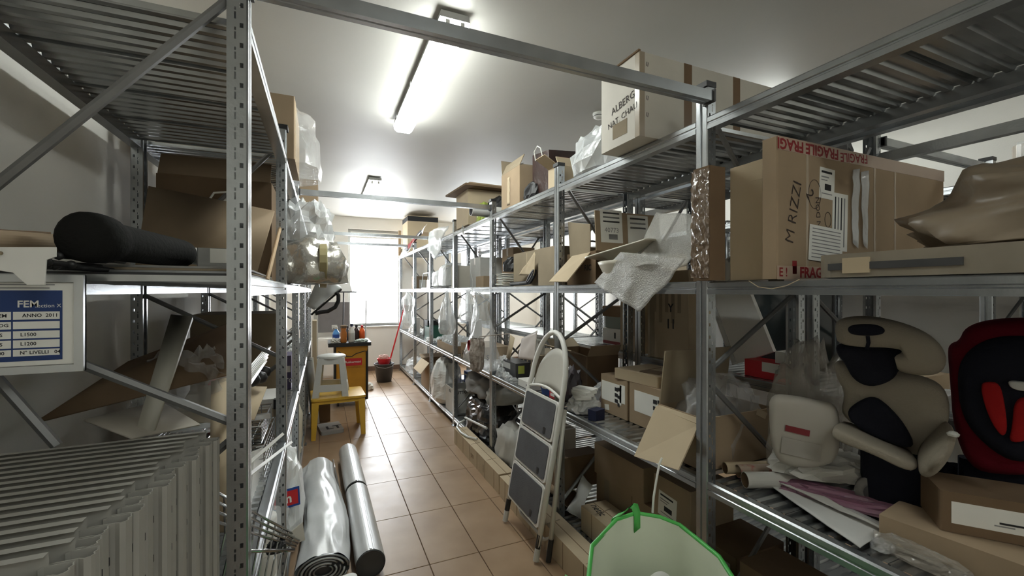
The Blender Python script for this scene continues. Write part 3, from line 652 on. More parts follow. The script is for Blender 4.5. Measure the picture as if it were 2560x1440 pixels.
C = carton('small brown carton with clear tape behind the white paper stack', 1.55, 1.72, 4.3, 4.55, ZM, .12, M_CARD)
for k, (x0,x1,y0,y1,h,lb) in enumerate(((1.47,1.9,5.05,5.26,.27,'pale carton beside the third upright on the middle shelf'),(1.6,1.95,4.55,4.92,.34,'tall grey carton at the back of the middle shelf'),(1.74,1.98,3.95,4.25,.40,'tall plain carton standing behind the paper stack'))):
    C = carton(lb, x0,x1,y0,y1,ZM,h, (M_CARDW,M_PAPERG,M_CARD)[k]); tape(C, 'x', M_PTAPE)
for k, (y, h, lb) in enumerate(((5.50,.26,'taller bubble wrapped pack on the middle shelf'),(5.92,.20,'lower bubble wrapped pack nearer the window'))):
    T = thing('bubble_pack', lb, 'pack', (1.60, y, ZM+.027)); MB().rbox((0,0,h/2),(.34,.32,h),.04,n=3).obj('contents', M_LGREY, T); blob('bubble_cover', None, None, (0,0,0), (.40,.37,h*1.12), M_FILM2, 40+k, .10, 3, sq=.45, parent=T)
sheet('flattened_film', 'crumpled white film lying under the bubble wrapped packs', 'film', [(1.42,5.3,ZM+.012),(1.42,6.15,ZM+.012),(1.75,6.15,ZM+.012),(1.75,5.3,ZM+.012)], M_FILM2, .003, .008, 9, 4)
C = carton('open white box holding pale tubes on the middle shelf', 1.46, 1.70, 6.32, 6.62, ZM, .13, M_WHITE, opened=True)
for k in range(3): rod('pale_tube', ('first','middle','last')[k]+' pale tube from the aisle leaning in the open white box', 'tube', [(1.52+.05*k,6.45,ZM+.02),(1.50+.05*k,6.50+.02*k,ZM+.20)], .02, M_CARDL, 10, group='tubes in the white box')
C = carton('small brown carton with a white padlock tag at the far end of the middle shelf', 1.46, 1.70, 7.55, 7.85, ZM, .22, M_CARD); decal(C, '-x', 0, -.1, .11, .14, M_PAPER); decal(C, '-y', .05, -.1, .11, .14, M_PAPER)
T = thing('picture_frame', 'thin metal frame leaning on the middle shelf by the window', 'frame', (1.50, 7.0, ZM), rot=(0,R(8),0)); 
for c, d in (((0,-.2,.13),(.01,.012,.26)),((0,.2,.13),(.01,.012,.26)),((0,0,.254),(.01,.39,.012)),((0,0,.006),(.01,.39,.012))): MB().box(c,d).obj('frame_bar', M_ALUD, T)
# ------------------------------------------------------------------ right rack, lower shelf, nearest bay
C = carton('large open carton on the lower shelf with a pale flap hanging over the edge', 1.475, 1.92, 1.35, 1.62, ZL, .225, M_CARD, opened=True, flaps={'+y': (-8, .26, M_CARDG)})
wquad(C[0], [pt(1585,1140,X=1.30), pt(1695,1175,X=1.30), pt(1746,1062,X=1.45), pt(1640,1015,X=1.45)], M_CARDL, .006, 'hanging_flap')
MB().plate([(-.224,-.12,.222),(-.224,.125,.222),(-.249,.125,.215),(-.249,-.12,.205)], .004).obj('flap_hinge', M_CARDL, C[0])
decal(C, '-y', .30, .42, .07, .03, M_CARDL, 'tape_patch', -25)
blob('clear_film_heap', 'big crumpled clear plastic bag standing behind the cream sack on the lower shelf', 'bag', (1.85, 1.15, ZL), (.30, .21, .52), M_FILMD, 51, .24, 1.6, nu=48, nv=28, smooth=True)
blob('clear_film_heap', 'crumpled clear film filling the large open carton with the hanging flap', 'film', (1.70, 1.48, ZL+.01), (.38, .22, .33), M_FILM, 52, .3, 2.0, nu=44, nv=24, smooth=True)
rod('cord_end', 'thin white cord hanging down from the pale flap to the green bag', 'string', [(1.295,1.40,.905),(1.285,1.405,.88),(1.265,1.40,.82),(1.25,1.40,.75),(1.24,1.395,.69)], .0045, M_PAPER, 6)
# cream flat sack with red label
t0 = 1.60; u0 = 2010; fa = facing(u0); T = thing('cushion_pack', 'cream padded sack with a small dark red label leaning in the lower shelf', 'sack', iplane(2010, 1112, t0), fa); T.location.z = ZL
ol = OLF(T, fa)([(1924,985),(1990,990),(2050,1003),(2092,1012),(2100,1060),(2098,1150),(2040,1170),(1960,1165),(1930,1130),(1922,1040)])
pillow(ol, -.03, .05, .03, 'padding', mat('cream_sack', (.43,.40,.35), .85, var=.05, scale=6), T)
MB().box((-.02,-.0365,.255),(.075,.002,.022), ry=R(6)).obj('red_label', mat('label_red',(.20,.02,.025),.7), T)
MB().box((-.01,-.0365,.19),(.12,.002,.06), ry=R(4)).obj('faint_print', mat('faint_print_grey',(.36,.335,.30),.9), T)
# beige and black child seat
t0 = 1.42; u0 = 2225; fa = facing(u0)
T = thing('child_seat', 'beige and black child car seat tilted on the lower shelf', 'child seat', iplane(u0, 1190, t0), fa, group='child car seats')
T.location.z = ZL; OL = OLF(T, fa)
body = OL([(2080,905),(2130,915),(2210,930),(2300,945),(2370,975),(2385,1050),(2350,1140),(2300,1160),(2250,1130),(2160,1085),(2095,1050),(2110,990),(2085,950)])
pillow(body, .02, .16, .05, 'backrest', M_BEIGE, T)
pillow(OL([(2092,800),(2130,788),(2200,790),(2290,815),(2345,850),(2367,895),(2350,930),(2300,935),(2245,925),(2240,905),(2290,880),(2230,862),(2100,862),(2090,830)]), -.09, .03, .05, 'headrest', M_BEIGE, T)
pillow(grow(OL([(2098,862),(2160,862),(2230,864),(2290,872),(2305,895),(2290,912),(2245,915),(2230,945),(2180,962),(2140,945),(2120,905),(2105,890)]),1.12), -.035, .035, .03, 'head_cushion', M_BLACKF, T)
pillow(OL([(2124,812),(2150,806),(2195,807),(2216,820),(2205,833),(2150,834),(2126,828)]), -.104, -.03, .01, 'belt_slot', M_BLACKF, T)
MB().tube([(o[0], -.098, o[1]) for o in OL([(2172,834),(2174,850),(2170,866)], 0)], .006, 6).obj('slot_stem', M_BLACKF, T)
pillow(grow(OL([(2130,1035),(2150,1015),(2185,1000),(2215,1020),(2250,1060),(2272,1108),(2220,1098),(2150,1065)]),1.25), -.02, .03, .02, 'seat_cushion', M_BLACKF, T)
pillow(OL([(2085,1060),(2100,1052),(2200,1095),(2290,1135),(2290,1150),(2270,1155),(2180,1110),(2090,1080)]), -.12, .05, .03, 'front_bar', M_BEIGE, T)
pillow(OL([(2295,1120),(2340,1075),(2372,1050),(2385,1075),(2360,1130),(2320,1170),(2290,1160)]), -.14, .08, .04, 'side_bolster', M_BEIGE, T)
MB().rbox((.02,.11,.11),(.20,.12,.215),.05).obj('base', M_BLACKF, T)
MB().lathe([(.012,0),(.014,.006),(.008,.012),(.0,.014)], 12, cap=False).obj('bead', M_LGREY, T).location = (OL([(2370,1060)],0)[0][0], -.145, OL([(2370,1060)],0)[0][1])
# red and black child seat
t0 = 1.30; u0 = 2520; fa = facing(u0)
T = thing('child_seat', 'dark red and black child car seat at the near end of the lower shelf', 'child seat', iplane(u0, 1190, t0), fa, group='child car seats')
T.location.z = ZL; OL = OLF(T, fa)
pillow(OL([(2365,880),(2372,862),(2395,855),(2410,820),(2470,800),(2560,795),(2660,800),(2720,850),(2730,960),(2700,1100),(2640,1195),(2500,1200),(2420,1180),(2380,1080),(2372,960)]), .0, .13, .05, 'shell', M_DRED, T)
pillow(grow(OL([(2398,930),(2425,880),(2480,850),(2560,845),(2650,860),(2690,930),(2680,1060),(2620,1130),(2540,1150),(2470,1110),(2410,1040)]),1.06), -.04, .05, .04, 'padding', M_BLACKF, T)
pillow(OL([(2452,955),(2470,948),(2500,952),(2512,1000),(2520,1070),(2505,1085),(2480,1050),(2460,1000)]), -.056, .0, .01, 'red_insert', M_REDF, T)
pillow(OL([(2535,990),(2580,985),(2600,1040),(2570,1095),(2520,1098),(2530,1060)]), -.056, .0, .01, 'red_insert', M_REDF, T)
pillow(OL([(2520,945),(2560,948),(2600,955),(2600,975),(2540,970),(2522,960)]), -.058, .0, .008, 'buckle_label', M_LGREY, T)
MB().rbox((-.03,.08,.11),(.16,.06,.22),.03).obj('base', M_BLACKF, T)
# rolls of paper at the shelf edge
for k, (u, v, r, a, lb) in enumerate(((1812,1170,.024,12,'cardboard tube with a clean round end at the shelf edge beside the brown carton'),(1845,1178,.026,18,'red printed paper roll lying between the tube and the loose roll'),(1862,1200,.030,28,'loosely rolled dirty white paper roll in front of the other rolls'))):
    p = pt(u, v, Z=ZL+r); d = Vector((math.cos(R(-18-a*.2)), math.sin(R(-18-a*.2))*1.0, 0)); 
    T = tubething('paper_roll', lb, 'roll', p, p+d*.30, r, .003 if k != 2 else .002, (M_CARDL, mat('printed_roll',(.34,.26,.20),.6,col2=(.30,.10,.08),scale=18,thr=(.5,.56)), M_CLOTHW)[k], M_CARDD, group='paper rolls on the lower shelf'); 
blob('crumpled_paper', 'crumpled off white paper heap in front of the beige child seat', 'paper', pt(2050,1195,Z=ZL+.03)+Vector((-.04,-.04,.035)), (.32,.16,.08), M_CLOTHW, 61, .35, 1.7, rz=R(-45), nu=34, nv=16)
blob('purple_film', 'crumpled pinkish purple film under the white paper heap', 'film', pt(2130,1265,Z=ZL+.005), (.40,.09,.045), M_PURPLE, 62, .3, 2.2, rz=R(-62), nu=34)
P = [pt(u,v,Z=ZL+.012) for u,v in ((1918,1208),(2150,1372),(2225,1320),(2010,1215))]
sheet('white_sheet', 'big flat sheet of white paper lying along the lower shelf edge', 'paper', [p+Vector((0,0,.0)) for p in P], M_PAPERG, .004, .006, 5, 3)
P = [pt(u,v,Z=ZL+.03) for u,v in ((1950,1210),(2060,1255),(2240,1340),(2030,1222))]
sheet('folded_sheet', 'folded grey paper lying on the big white sheet', 'paper', P, M_CLOTHW, .004, .008, 6, 5)
T = thing('grey_boot', 'grey felt boot standing on the lower shelf before the beige seat', 'boot', pt(2190,1195,Z=ZL), R(-40))
MB().lathe([(.058,0),(.062,.05),(.055,.12),(.057,.19),(.047,.19),(.045,.12),(.03,.1)], 20, cap=False).obj('shaft', M_CLOTHG, T, True); MB().rbox((.04,-.06,.035),(.10,.17,.07),.045,n=5).obj('toe', M_CLOTHG, T, True)
T = thing('grey_roll', 'short grey felt roll with an open end beside the grey boot', 'roll', pt(2185,1235,Z=ZL+.064), rot=Vector((.9,.4,-.06)).to_track_quat('Z','Y').to_euler())
MB().lathe([(.0,.0),(.028,.0),(.030,-.004),(.052,-.004),(.055,.004),(.055,.09),(.0,.10)], 22, cap=False).obj('roll', M_CLOTHG, T, True); MB().lathe([(.029,-.0045),(.0,-.0045)],18,cap=False).obj('core', M_DGREY, T)
blob('black_strap_heap', 'tangle of black belts and webbing beneath the two child seats', 'straps', pt(2300,1225,Z=ZL), (.34,.26,.12), M_BLACKF, 66, .3, 2.4, rz=R(-50))
C = carton('small brown carton with a white shipping label under the red child seat', 0, .30, 0, .165, ZL, .115, M_CARDD); C[0].location = (1.79,.58,ZL+.0765); C[0].rotation_euler = (0,0,R(-52))
decal(C, '-y', -.14, 0, .17, .062, M_PAPER); MB().box((-.0,-.084,.05),(.06,.002,.005)).obj('print_bar', M_INK, C[0]); MB().box((-.02,-.084,.042),(.04,.002,.003)).obj('print_bar', M_GREYI, C[0])
C = carton('long brown flat carton lying along the lower shelf in the corner nearest the viewer', 0, .60, 0, .17, ZL, .075, M_CARD); C[0].location = (1.70,.485,ZL); C[0].rotation_euler = (0,0,R(-82))
blob('clear_film_heap', 'crumpled clear film lying along the long brown carton', 'film', (1.545,.66,ZL), (.07,.20,.04), M_FILMD, 68, .3, 2.4)
C = carton('white flat box poking into view beside the small labelled carton', 0, .40, 0, .30, ZL, .09, M_LGREY); C[0].location = (1.91,.33,ZL); C[0].rotation_euler = (0,0,R(-80))
blob('film_scrap', 'small glinting scrap of clear film at the lower shelf edge', 'film', pt(2205,1372,Z=ZL), (.05,.05,.025), M_FILM, 69, .3)
T = thing('plastic_cup', 'small white cup standing near the cream sack', 'cup', pt(1915,1120,Z=ZL)); MB().lathe([(.02,0),(.026,.06),(.024,.06),(.018,.004)], 14, cap=True).obj('cup_wall', M_LGREY, T, True)
# ------------------------------------------------------------------ right rack, lower shelf, second bay
def seal(C, big=True):
    decal(C, '-x', -.08 if big else .1, .08, .20, .12, M_PAPER); decal(C, '-x', .33, .12, .05, .11, M_PAPER)
    for k in range(3): decal(C, '-x', .12, .20-.15*k, .03, .022, M_INK, 'code_patch', off=.0022); decal(C, '-x', .20, .22-.2*k, .018, .02, M_INK, 'code_patch', off=.0022)
C1 = carton('brown shipping carton with two white labels, lid slightly raised, on the lower shelf', 1.645, 1.99, 2.065, 2.33, ZL, .235, M_CARD); seal(C1); decal(C1, '-x', -.25, -.36, .045, .035, M_PAPER, rot=8)
C2 = carton('brown shipping carton with white label tucked behind the large open carton', 1.65, 1.99, 1.70, 2.055, ZL, .235, M_CARD); seal(C2)
T = thing('shallow_tray', 'shallow beige carton lid resting on the labelled shipping cartons', 'tray', (1.80,2.02,ZL+.237), R(6)); MB().rbox((0,0,.03),(.30,.34,.06),.008,n=2).obj('lid_tray', M_CARDL, T); MB().box((-.06,-.05,.0605),(.10,.12,.003), rz=.3).obj('hand_slot', M_CARDD, T); MB().box((.0,.02,.0605),(.2,.004,.002), rz=.1).obj('crease', M_CARDD, T)
C = carton('wide open brown carton with loose flaps at the back of the lower shelf', 1.72, 1.99, 2.60, 3.12, ZL, .30, M_CARDD, opened=True, flaps={'-x': (70,.14,M_CARDG), '-y': (30,.09,M_CARD), '+y': (60,.12,M_CARDG)})
def smallbag(lb, x, y, s, m, sd, z=ZL, grp=None, nm='poly_bag', rz=0): return blob(nm, lb, 'bag', (x, y, z), s, m, sd, .3, 2.2, nu=24, nv=12, group=grp, rz=rz)
smallbag('clear bag with dark red cloth beside the labelled shipping carton', 1.75, 2.41, (.16,.12,.16), M_FILM2, 71)
blob('red_cloth', 'dark red cloth bundle inside the clear bag by the shipping carton', 'cloth', (1.75,2.41,ZL+.006), (.09,.07,.06), M_DRED, 72)
smallbag('white crumpled bag on the lower shelf edge beside the second upright', 1.53, 2.355, (.18,.18,.09), M_FILMW, 73)
for k in range(4): tag(MB().rbox((0,0,.006),(.10,.14,.012),.01).obj('white_pouch', M_PAPER, None, loc=(1.50+.015*k, 2.33+.01*k, ZL+.092+.013*k), rz=.3*k-.4), ('lowest','second lowest','second highest','topmost')[k]+' white padded pouch in the little pile by the second upright', 'pouch', 'white pouches piled by the second upright')
tag(MB().rbox((0,0,.03),(.09,.06,.06),.006).obj('black_case', M_NAVY, None, loc=(1.50,2.17,ZL), rz=.3), 'small black case on the bare lower shelf before the shipping carton', 'case')
C = carton('flat red and white packet on the lower shelf beside the second upright', 1.50, 1.60, 2.62, 2.76, ZL, .05, M_RED); decal(C, '-x', 0, 0, .1, .02, M_PAPER)
smallbag('bulging dark grey bag at the back of the lower shelf behind the ladder top', 1.60, 2.66, (.16,.20,.22), mat('smoke_film',(.10,.09,.10),.25,alpha=.85,spec=.8), 74)
C = carton('white paper box on the lower shelf seen through the ladder', 1.46, 1.60, 2.98, 3.22, ZL, .055, M_WHITE); decal(C, '-x', .2, 0, .02, .015, M_INK, 'stamp_mark')
T = thing('blue_packet', 'blue printed packet leaning by the second upright behind the ladder', 'packet', (1.52,2.80,ZL+.006), rot=(0,R(-15),R(10))); MB().rbox((0,0,.06),(.03,.14,.12),.01).obj('packet_body', M_BLUE, T); MB().box((-.017,.02,.07),(.002,.05,.04)).obj('print_patch', M_PAPER, T)
smallbag('clear bag with orange red label lying behind the blue packet', 1.62, 2.96, (.14,.16,.13), M_FILM2, 75)
tag(MB().rbox((0,0,.02),(.1,.08,.04),.01).obj('red_label_card', M_REDT, None, loc=(1.57,2.92,ZL+.06), rot=(0,R(-40),.4)), 'red card inside the clutter behind the blue packet', 'card')
rs = random.Random(5); PK1, PK2, PK3 = [], [], []
ORD = 'first second third fourth fifth sixth seventh eighth ninth tenth eleventh twelfth thirteenth fourteenth fifteenth sixteenth seventeenth eighteenth nineteenth twentieth twenty-first twenty-second twenty-third twenty-fourth twenty-fifth twenty-sixth twenty-seventh twenty-eighth twenty-ninth thirtieth thirty-first thirty-second thirty-third thirty-fourth thirty-fifth thirty-sixth thirty-seventh thirty-eighth thirty-ninth fortieth'.split()
OCC = [(1.40,2.05,y-.07,y+.07) for y in YR]+[(1.46,1.72,2.6,2.78),(1.42,1.62,2.74,2.86),(1.54,1.72,2.86,3.06),(1.66,1.99,3.2,3.7),(1.52,1.70,3.38,3.70),(1.45,1.62,2.9,3.25),(1.47,1.86,4.28,4.87),(1.44,1.86,5.08,5.97),(1.50,1.92,6.70,7.44),(1.44,1.58,7.58,7.7),(1.85,2,5.5,5.8),(1.50,1.62,3.0,3.4)]
def spot(x0, x1, y0, y1, s, n=60):
    for _ in range(n):
        x, y = x0+(x1-x0)*rs.random(), y0+(y1-y0)*rs.random(); h = s*.6
        if all(x+h < a or x-h > c or y+h < d or y-h > e for a, c, d, e in OCC): OCC.append((x-h,x+h,y-h,y+h)); return x, y
    return None
for k in range(70):
    s = .055+.055*rs.random(); q = spot(1.46,1.72,2.62,3.66,s)
    if q: PK1.append(smallbag('x', q[0], q[1], (s, s*1.1, s*(.5+.45*rs.random())), (M_FILM2, M_FILMW, M_FILM, M_FILMD)[k % 4], 100+k, grp='bags of fittings behind the ladder'))
for k in range(110):
    s = .06+.08*rs.random(); q = spot(1.455,1.80,3.82,8.3,s)
    if q: PK2.append(smallbag('x', q[0], q[1], (s, s*1.2, s*(.45+.4*rs.random())), (M_FILMW, M_FILM2, M_PAPERG, M_FILMW)[k % 4], 200+k, grp='packets along the far lower shelf'))
def name_packets(L, ys, fmt):
    for i in range(len(ys)-1):
        q = sorted((o for o in L if ys[i] < o.location.y <= ys[i+1]), key=lambda o: o.location.y)
        for k, o in enumerate(q): o['label'] = fmt % (ORD[k], ORD[i])
name_packets(PK1, [0]+[9], '%s small clear bag of fittings on the lower shelf going away from the ladder%.0s')
name_packets(PK2, YR, '%s crumpled packet past the %s upright on the lower shelf behind the ladder')
C = carton('dark open box with slotted inserts on the lower shelf behind the hanging bag', 1.66, 1.98, 3.25, 3.66, ZL, .22, M_CARDG)
for k in range(4): decal(C, '-x', -.3+.2*k, .2, .05, .05, M_INK, 'slot')
for k in range(4): T = tag(MB().rbox((0,0,.06),(.06,.05,.12),.006).obj('white_packet', M_PAPER, None, loc=(1.72,3.32+.075*k,ZL+.222), rz=.1*k), ORD[k]+' white packet from the ladder side on the dark slotted box', 'packet', 'white packets on the slotted box')
C = carton('grey tin box with yellow green sticker on the lower shelf', 1.52, 1.70, 3.40, 3.68, ZL, .14, M_DGREY); decal(C, '-y', -.2, .1, .06, .07, mat('yellow_green_sticker',(.55,.62,.12),.6)); decal(C,'-x',-.2,.2,.16,.05,M_PAPERG)
sheet('pale_folder', 'pale folder leaning up on the lower shelf clutter', 'folder', [(1.52,3.05,ZL+.22),(1.50,3.30,ZL+.20),(1.56,3.36,ZL+.36),(1.58,3.1,ZL+.45)], mat('pale_pink_film',(.52,.46,.42),.3,alpha=.9), .003, .006, 9)
sheet('leaning_card', 'narrow beige card leaning behind the hanging bag', 'card', [(1.56,3.70,ZL+.15),(1.56,3.62,ZL+.13),(1.60,3.60,ZL+.34),(1.60,3.70,ZL+.36)], M_CARDL, .004)
C = carton('low brown carton printed with dark letters on the lower shelf between uprights', 1.47, 1.85, 4.30, 4.85, ZL, .17, M_CARD); ftext(C, '-x', -.3, -.15, 'SAX', .07, M_INK, 0, .02); ftext(C, '-y', -.1, -.15, 'SX', .07, M_INK, 0, .02)
C = carton('shallow open tray carton heaped with crumpled film on the far lower shelf', 1.46, 1.84, 5.1, 5.95, ZL, .09, M_CARD, opened=True)
for k in range(5): smallbag(ORD[k]+' crumpled clear film bundle from the ladder side in the shallow tray carton', 1.65, 5.19+.165*k, (.30,.15,.15), M_FILM2, 300+k, z=ZL+.008, grp='film in the tray carton')
C = carton('dark green plastic bin on the far lower shelf', 1.52, 1.80, 6.72, 7.05, ZL, .20, M_DGREEN, 'plastic_bin', opened=True, cat='bin')
C = carton('black equipment case standing behind the dark green bin', 1.58, 1.9, 7.1, 7.42, ZL, .28, M_BLACK, 'equipment_case', cat='case')
C = carton('tall narrow white box at the far end of the lower shelf', 1.46, 1.56, 7.60, 7.68, ZL, .30, M_WHITE)
C = carton('grey upright box against the back of the far lower shelf', 1.86, 1.98, 5.55, 5.75, ZL, .38, M_PAPERG)
# hanging bags on the rack front
def hook(p): return p
hangbag('hanging_bag', 'tall clear plastic bag hanging on the third upright, wide at its base', 'bag', (1.27, 3.58, 1.60), .23, .55, .66, M_FILM, 1, prof=[(0,.85),(.06,1.0),(.2,.98),(.45,.66),(.7,.42),(.8,.36),(.9,.5),(.97,.62),(1,.5)], group='bags hanging on the rack')
hangbag('hanging_bag', 'clear bag drooping from the middle shelf beside the tall hanging bag', 'bag', (1.30, 4.03, 1.61), .17, .30, .30, M_FILM2, 2, group='bags hanging on the rack')
hangbag('hanging_bag', 'clear bag hanging against the fourth upright', 'bag', (1.30, 4.84, 1.61), .17, .30, .50, M_FILM2, 3, group='bags hanging on the rack')
hangbag('hanging_bag', 'white clear bag bundle hanging from the far upright nearest the window', 'bag', (1.28, 7.20, 1.60), .20, .46, .58, M_FILM2, 4, prof=[(0,.35),(.12,.8),(.3,.75),(.42,.6),(.6,1.0),(.78,.85),(.9,.35),(.96,.2),(1,.3)], group='bags hanging on the rack')
T = thing('red_lid_disc', 'round red lid inside the tall hanging bag', 'lid', (1.13, 3.50, 1.14), rot=(0,R(90),0)); MB().lathe([(.045,0),(.045,.012),(.03,.016),(0,.016)], 20, cap=False).obj('disc', M_REDT, T)
hangbag('mesh_bag', 'brown netted bag of hardware hanging in front of the third upright', 'bag', (1.13, 3.28, 1.22), .10, .14, .26, mat('brown_netting',(.20,.155,.12),.6,col2=(.45,.40,.36),scale=45), 6, prof=[(0,.6),(.1,.95),(.5,1),(.85,.95),(1,.8)])
T = thing('twine_spool', 'beige twine spool hanging from a wire below the middle shelf', 'spool', (1.40, 4.22, 1.46)); MB().lathe([(.035,0),(.04,.008),(.04,.012),(.034,.016),(.034,.084),(.04,.088),(.04,.092),(.035,.10)], 18).obj('spool', M_CARDL, T, False); MB().tube([(0,0,.1),(0,.0,.17),(.01,.01,.24),(.0,.06,.34),(.02,.12,.44)], .003, 5).obj('wire', M_LGREY, T)
T = thing('post_clamp', 'small black clamp fixed to the fourth upright', 'clamp', (1.395, 4.99, 1.20)); MB().rbox((0,0,.06),(.03,.07,.12),.01).obj('clamp_body', M_BLACK, T); MB().box((-.0,0,-.02),(.03,.11,.014)).obj('jaw', M_BLACK, T)
# ------------------------------------------------------------------ right rack, bottom shelf and floor in front of it
def longbox(lb, x0, x1, y0, y1, z, h, m=M_CARDL, staples=True):
    C = carton(lb, x0, x1, y0, y1, z, h, m)
    n = max(2, int((y1-y0)/.2)); L = y1-y0
    MB().box((0,0,h+.0006),(.004,L,.0012)).obj('flap_seam', M_CARDD, C[0])
    for k in range(n):
        y = -L/2+(k+.5)*L/n
        if staples and k % 2: MB().box((-.01,y,h+.001),((x1-x0)*.7,.006,.0012), rz=.15).obj('strap_mark', M_CARDG, C[0])
        MB().box((-(x1-x0)/2-.0006,y,h/2),(.0012,.003,h)).obj('joint_line', M_CARDD, C[0])
    return C
C = longbox('long pale carton on the floor in front of the third upright', 1.266, 1.40, 3.16, 4.42, .001, .155); ftext(C, '-x', -.02, 0, 'pm', .07, M_CARDD, 0); ftext(C, '-x', .22, 0, '||', .07, M_CARDD, 0)
C = longbox('long pale carton on the floor running behind the ladder feet to the green bag', 1.262, 1.40, 1.62, 3.13, .001, .155)
C = longbox('long tan carton printed with dark letters on the bottom shelf above the floor cartons', 1.475, 1.66, 1.36, 2.30, ZB, .15, M_CARDL); ftext(C, '+z', -.15, .40, 'netic', .07, M_INK, -98, .01); MB().box((-.094,.05,.13),(.004,.02,.03), rz=.5).obj('torn_chip', M_CARDL, C[0])
C = longbox('long brown taped carton stacked at the back of the bottom shelf', 1.70, 1.94, 1.72, 2.46, ZB, .26, M_CARD, False); [tape(C, 'x', M_PTAPE, p, .05, .20) for p in (-.2, .25)]
C = carton('brown carton lying across the taped long carton under the shelf', 1.69, 1.98, 1.98, 2.47, ZB+.263, .20, M_CARD)
C = carton('brown carton with a white shipping label turned to the aisle on the bottom shelf', 1.66, 1.96, 1.58, 1.84, ZB+.265, .24, M_CARD); C[0].location = (1.80, 1.72, ZB+.262); shiplabel(C, '-x', -.1, -.1, .13, .13, -4, 5); 
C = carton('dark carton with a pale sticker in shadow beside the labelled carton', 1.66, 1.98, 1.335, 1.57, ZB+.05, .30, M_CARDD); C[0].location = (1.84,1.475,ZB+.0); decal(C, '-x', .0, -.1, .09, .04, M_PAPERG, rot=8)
tubething('cardboard_tube', 'wide cardboard tube with tape bands lying along the bottom shelf', 'tube', (1.56, 2.56, ZB+.062), (1.56, 3.66, ZB+.062), .06, .005, M_CARD, M_CARDD)
for k in range(3): MB().lathe([(.0612,0),(.0612,.04)], 22, cap=False).obj('tape_band', M_PTAPE, [o for o in bpy.data.objects if o.name.startswith('cardboard_tube')][-1]).location = (0,0,.2+.3*k)
sheet('white_film', 'white film poking out between the tan and taped cartons', 'film', [(1.52,2.36,ZB+.02),(1.50,2.50,ZB+.02),(1.62,2.50,ZB+.24),(1.60,2.38,ZB+.22)], M_FILMW, .003, .03, 8, 3)
C = carton('brown carton full of dark goods standing behind the ladder on the bottom shelf', 1.48, 1.80, 2.56, 2.70, ZB+.125, .22, M_CARDD)
for k in range(3):
    C = longbox(('lowest','middle','topmost')[k]+' dark printed carton in the stack at the near end of the bottom shelf', 1.49+.03*k, 1.72+.03*k, .20+.05*k, 1.24, ZB+.132*k, .13, (M_CARDD, M_CARDG, M_CARDD)[k], False)
    ftext(C, '-x', .28, 0, 'LAIKA', .075, mat('faded_print', (.30,.28,.25), .8), 0, .02); ftext(C, '-x', -.12, 0, 'LAIKA', .075, mat('faded_print', (.30,.28,.25), .8), 0, .02)
C = carton('grey printed carton with bold dark pattern beneath the nearest upright', 1.47, 1.62, 1.335, 1.352, ZB+.152, .10, M_CARDG); C[0].location.y = 1.345; bpy.data.objects.remove(C[0].children[0]); bpy.data.objects.remove(C[0])
C = carton('pale carton with a bold dark printed pattern beside the nearest upright', 1.475, 1.66, 1.37, 1.72, ZB+.153, .12, mat('pale_grey_card',(.36,.34,.29),.8,var=.08,scale=5))
for k, tx in enumerate(('H', 'E', 'SEH')): ftext(C, '-x', -.25+.25*k, 0, tx, .075, M_INK, 0, .04)
C = carton('white corrugated stack of flat cards at the near bottom shelf', 1.80, 1.99, .30, .80, ZB, .50, M_PAPERG)
for k in range(6): MB().box((-.097,0,.05+.07*k),(.003,.49,.006), ry=0).obj('card_edge', M_GREYI, C[0])
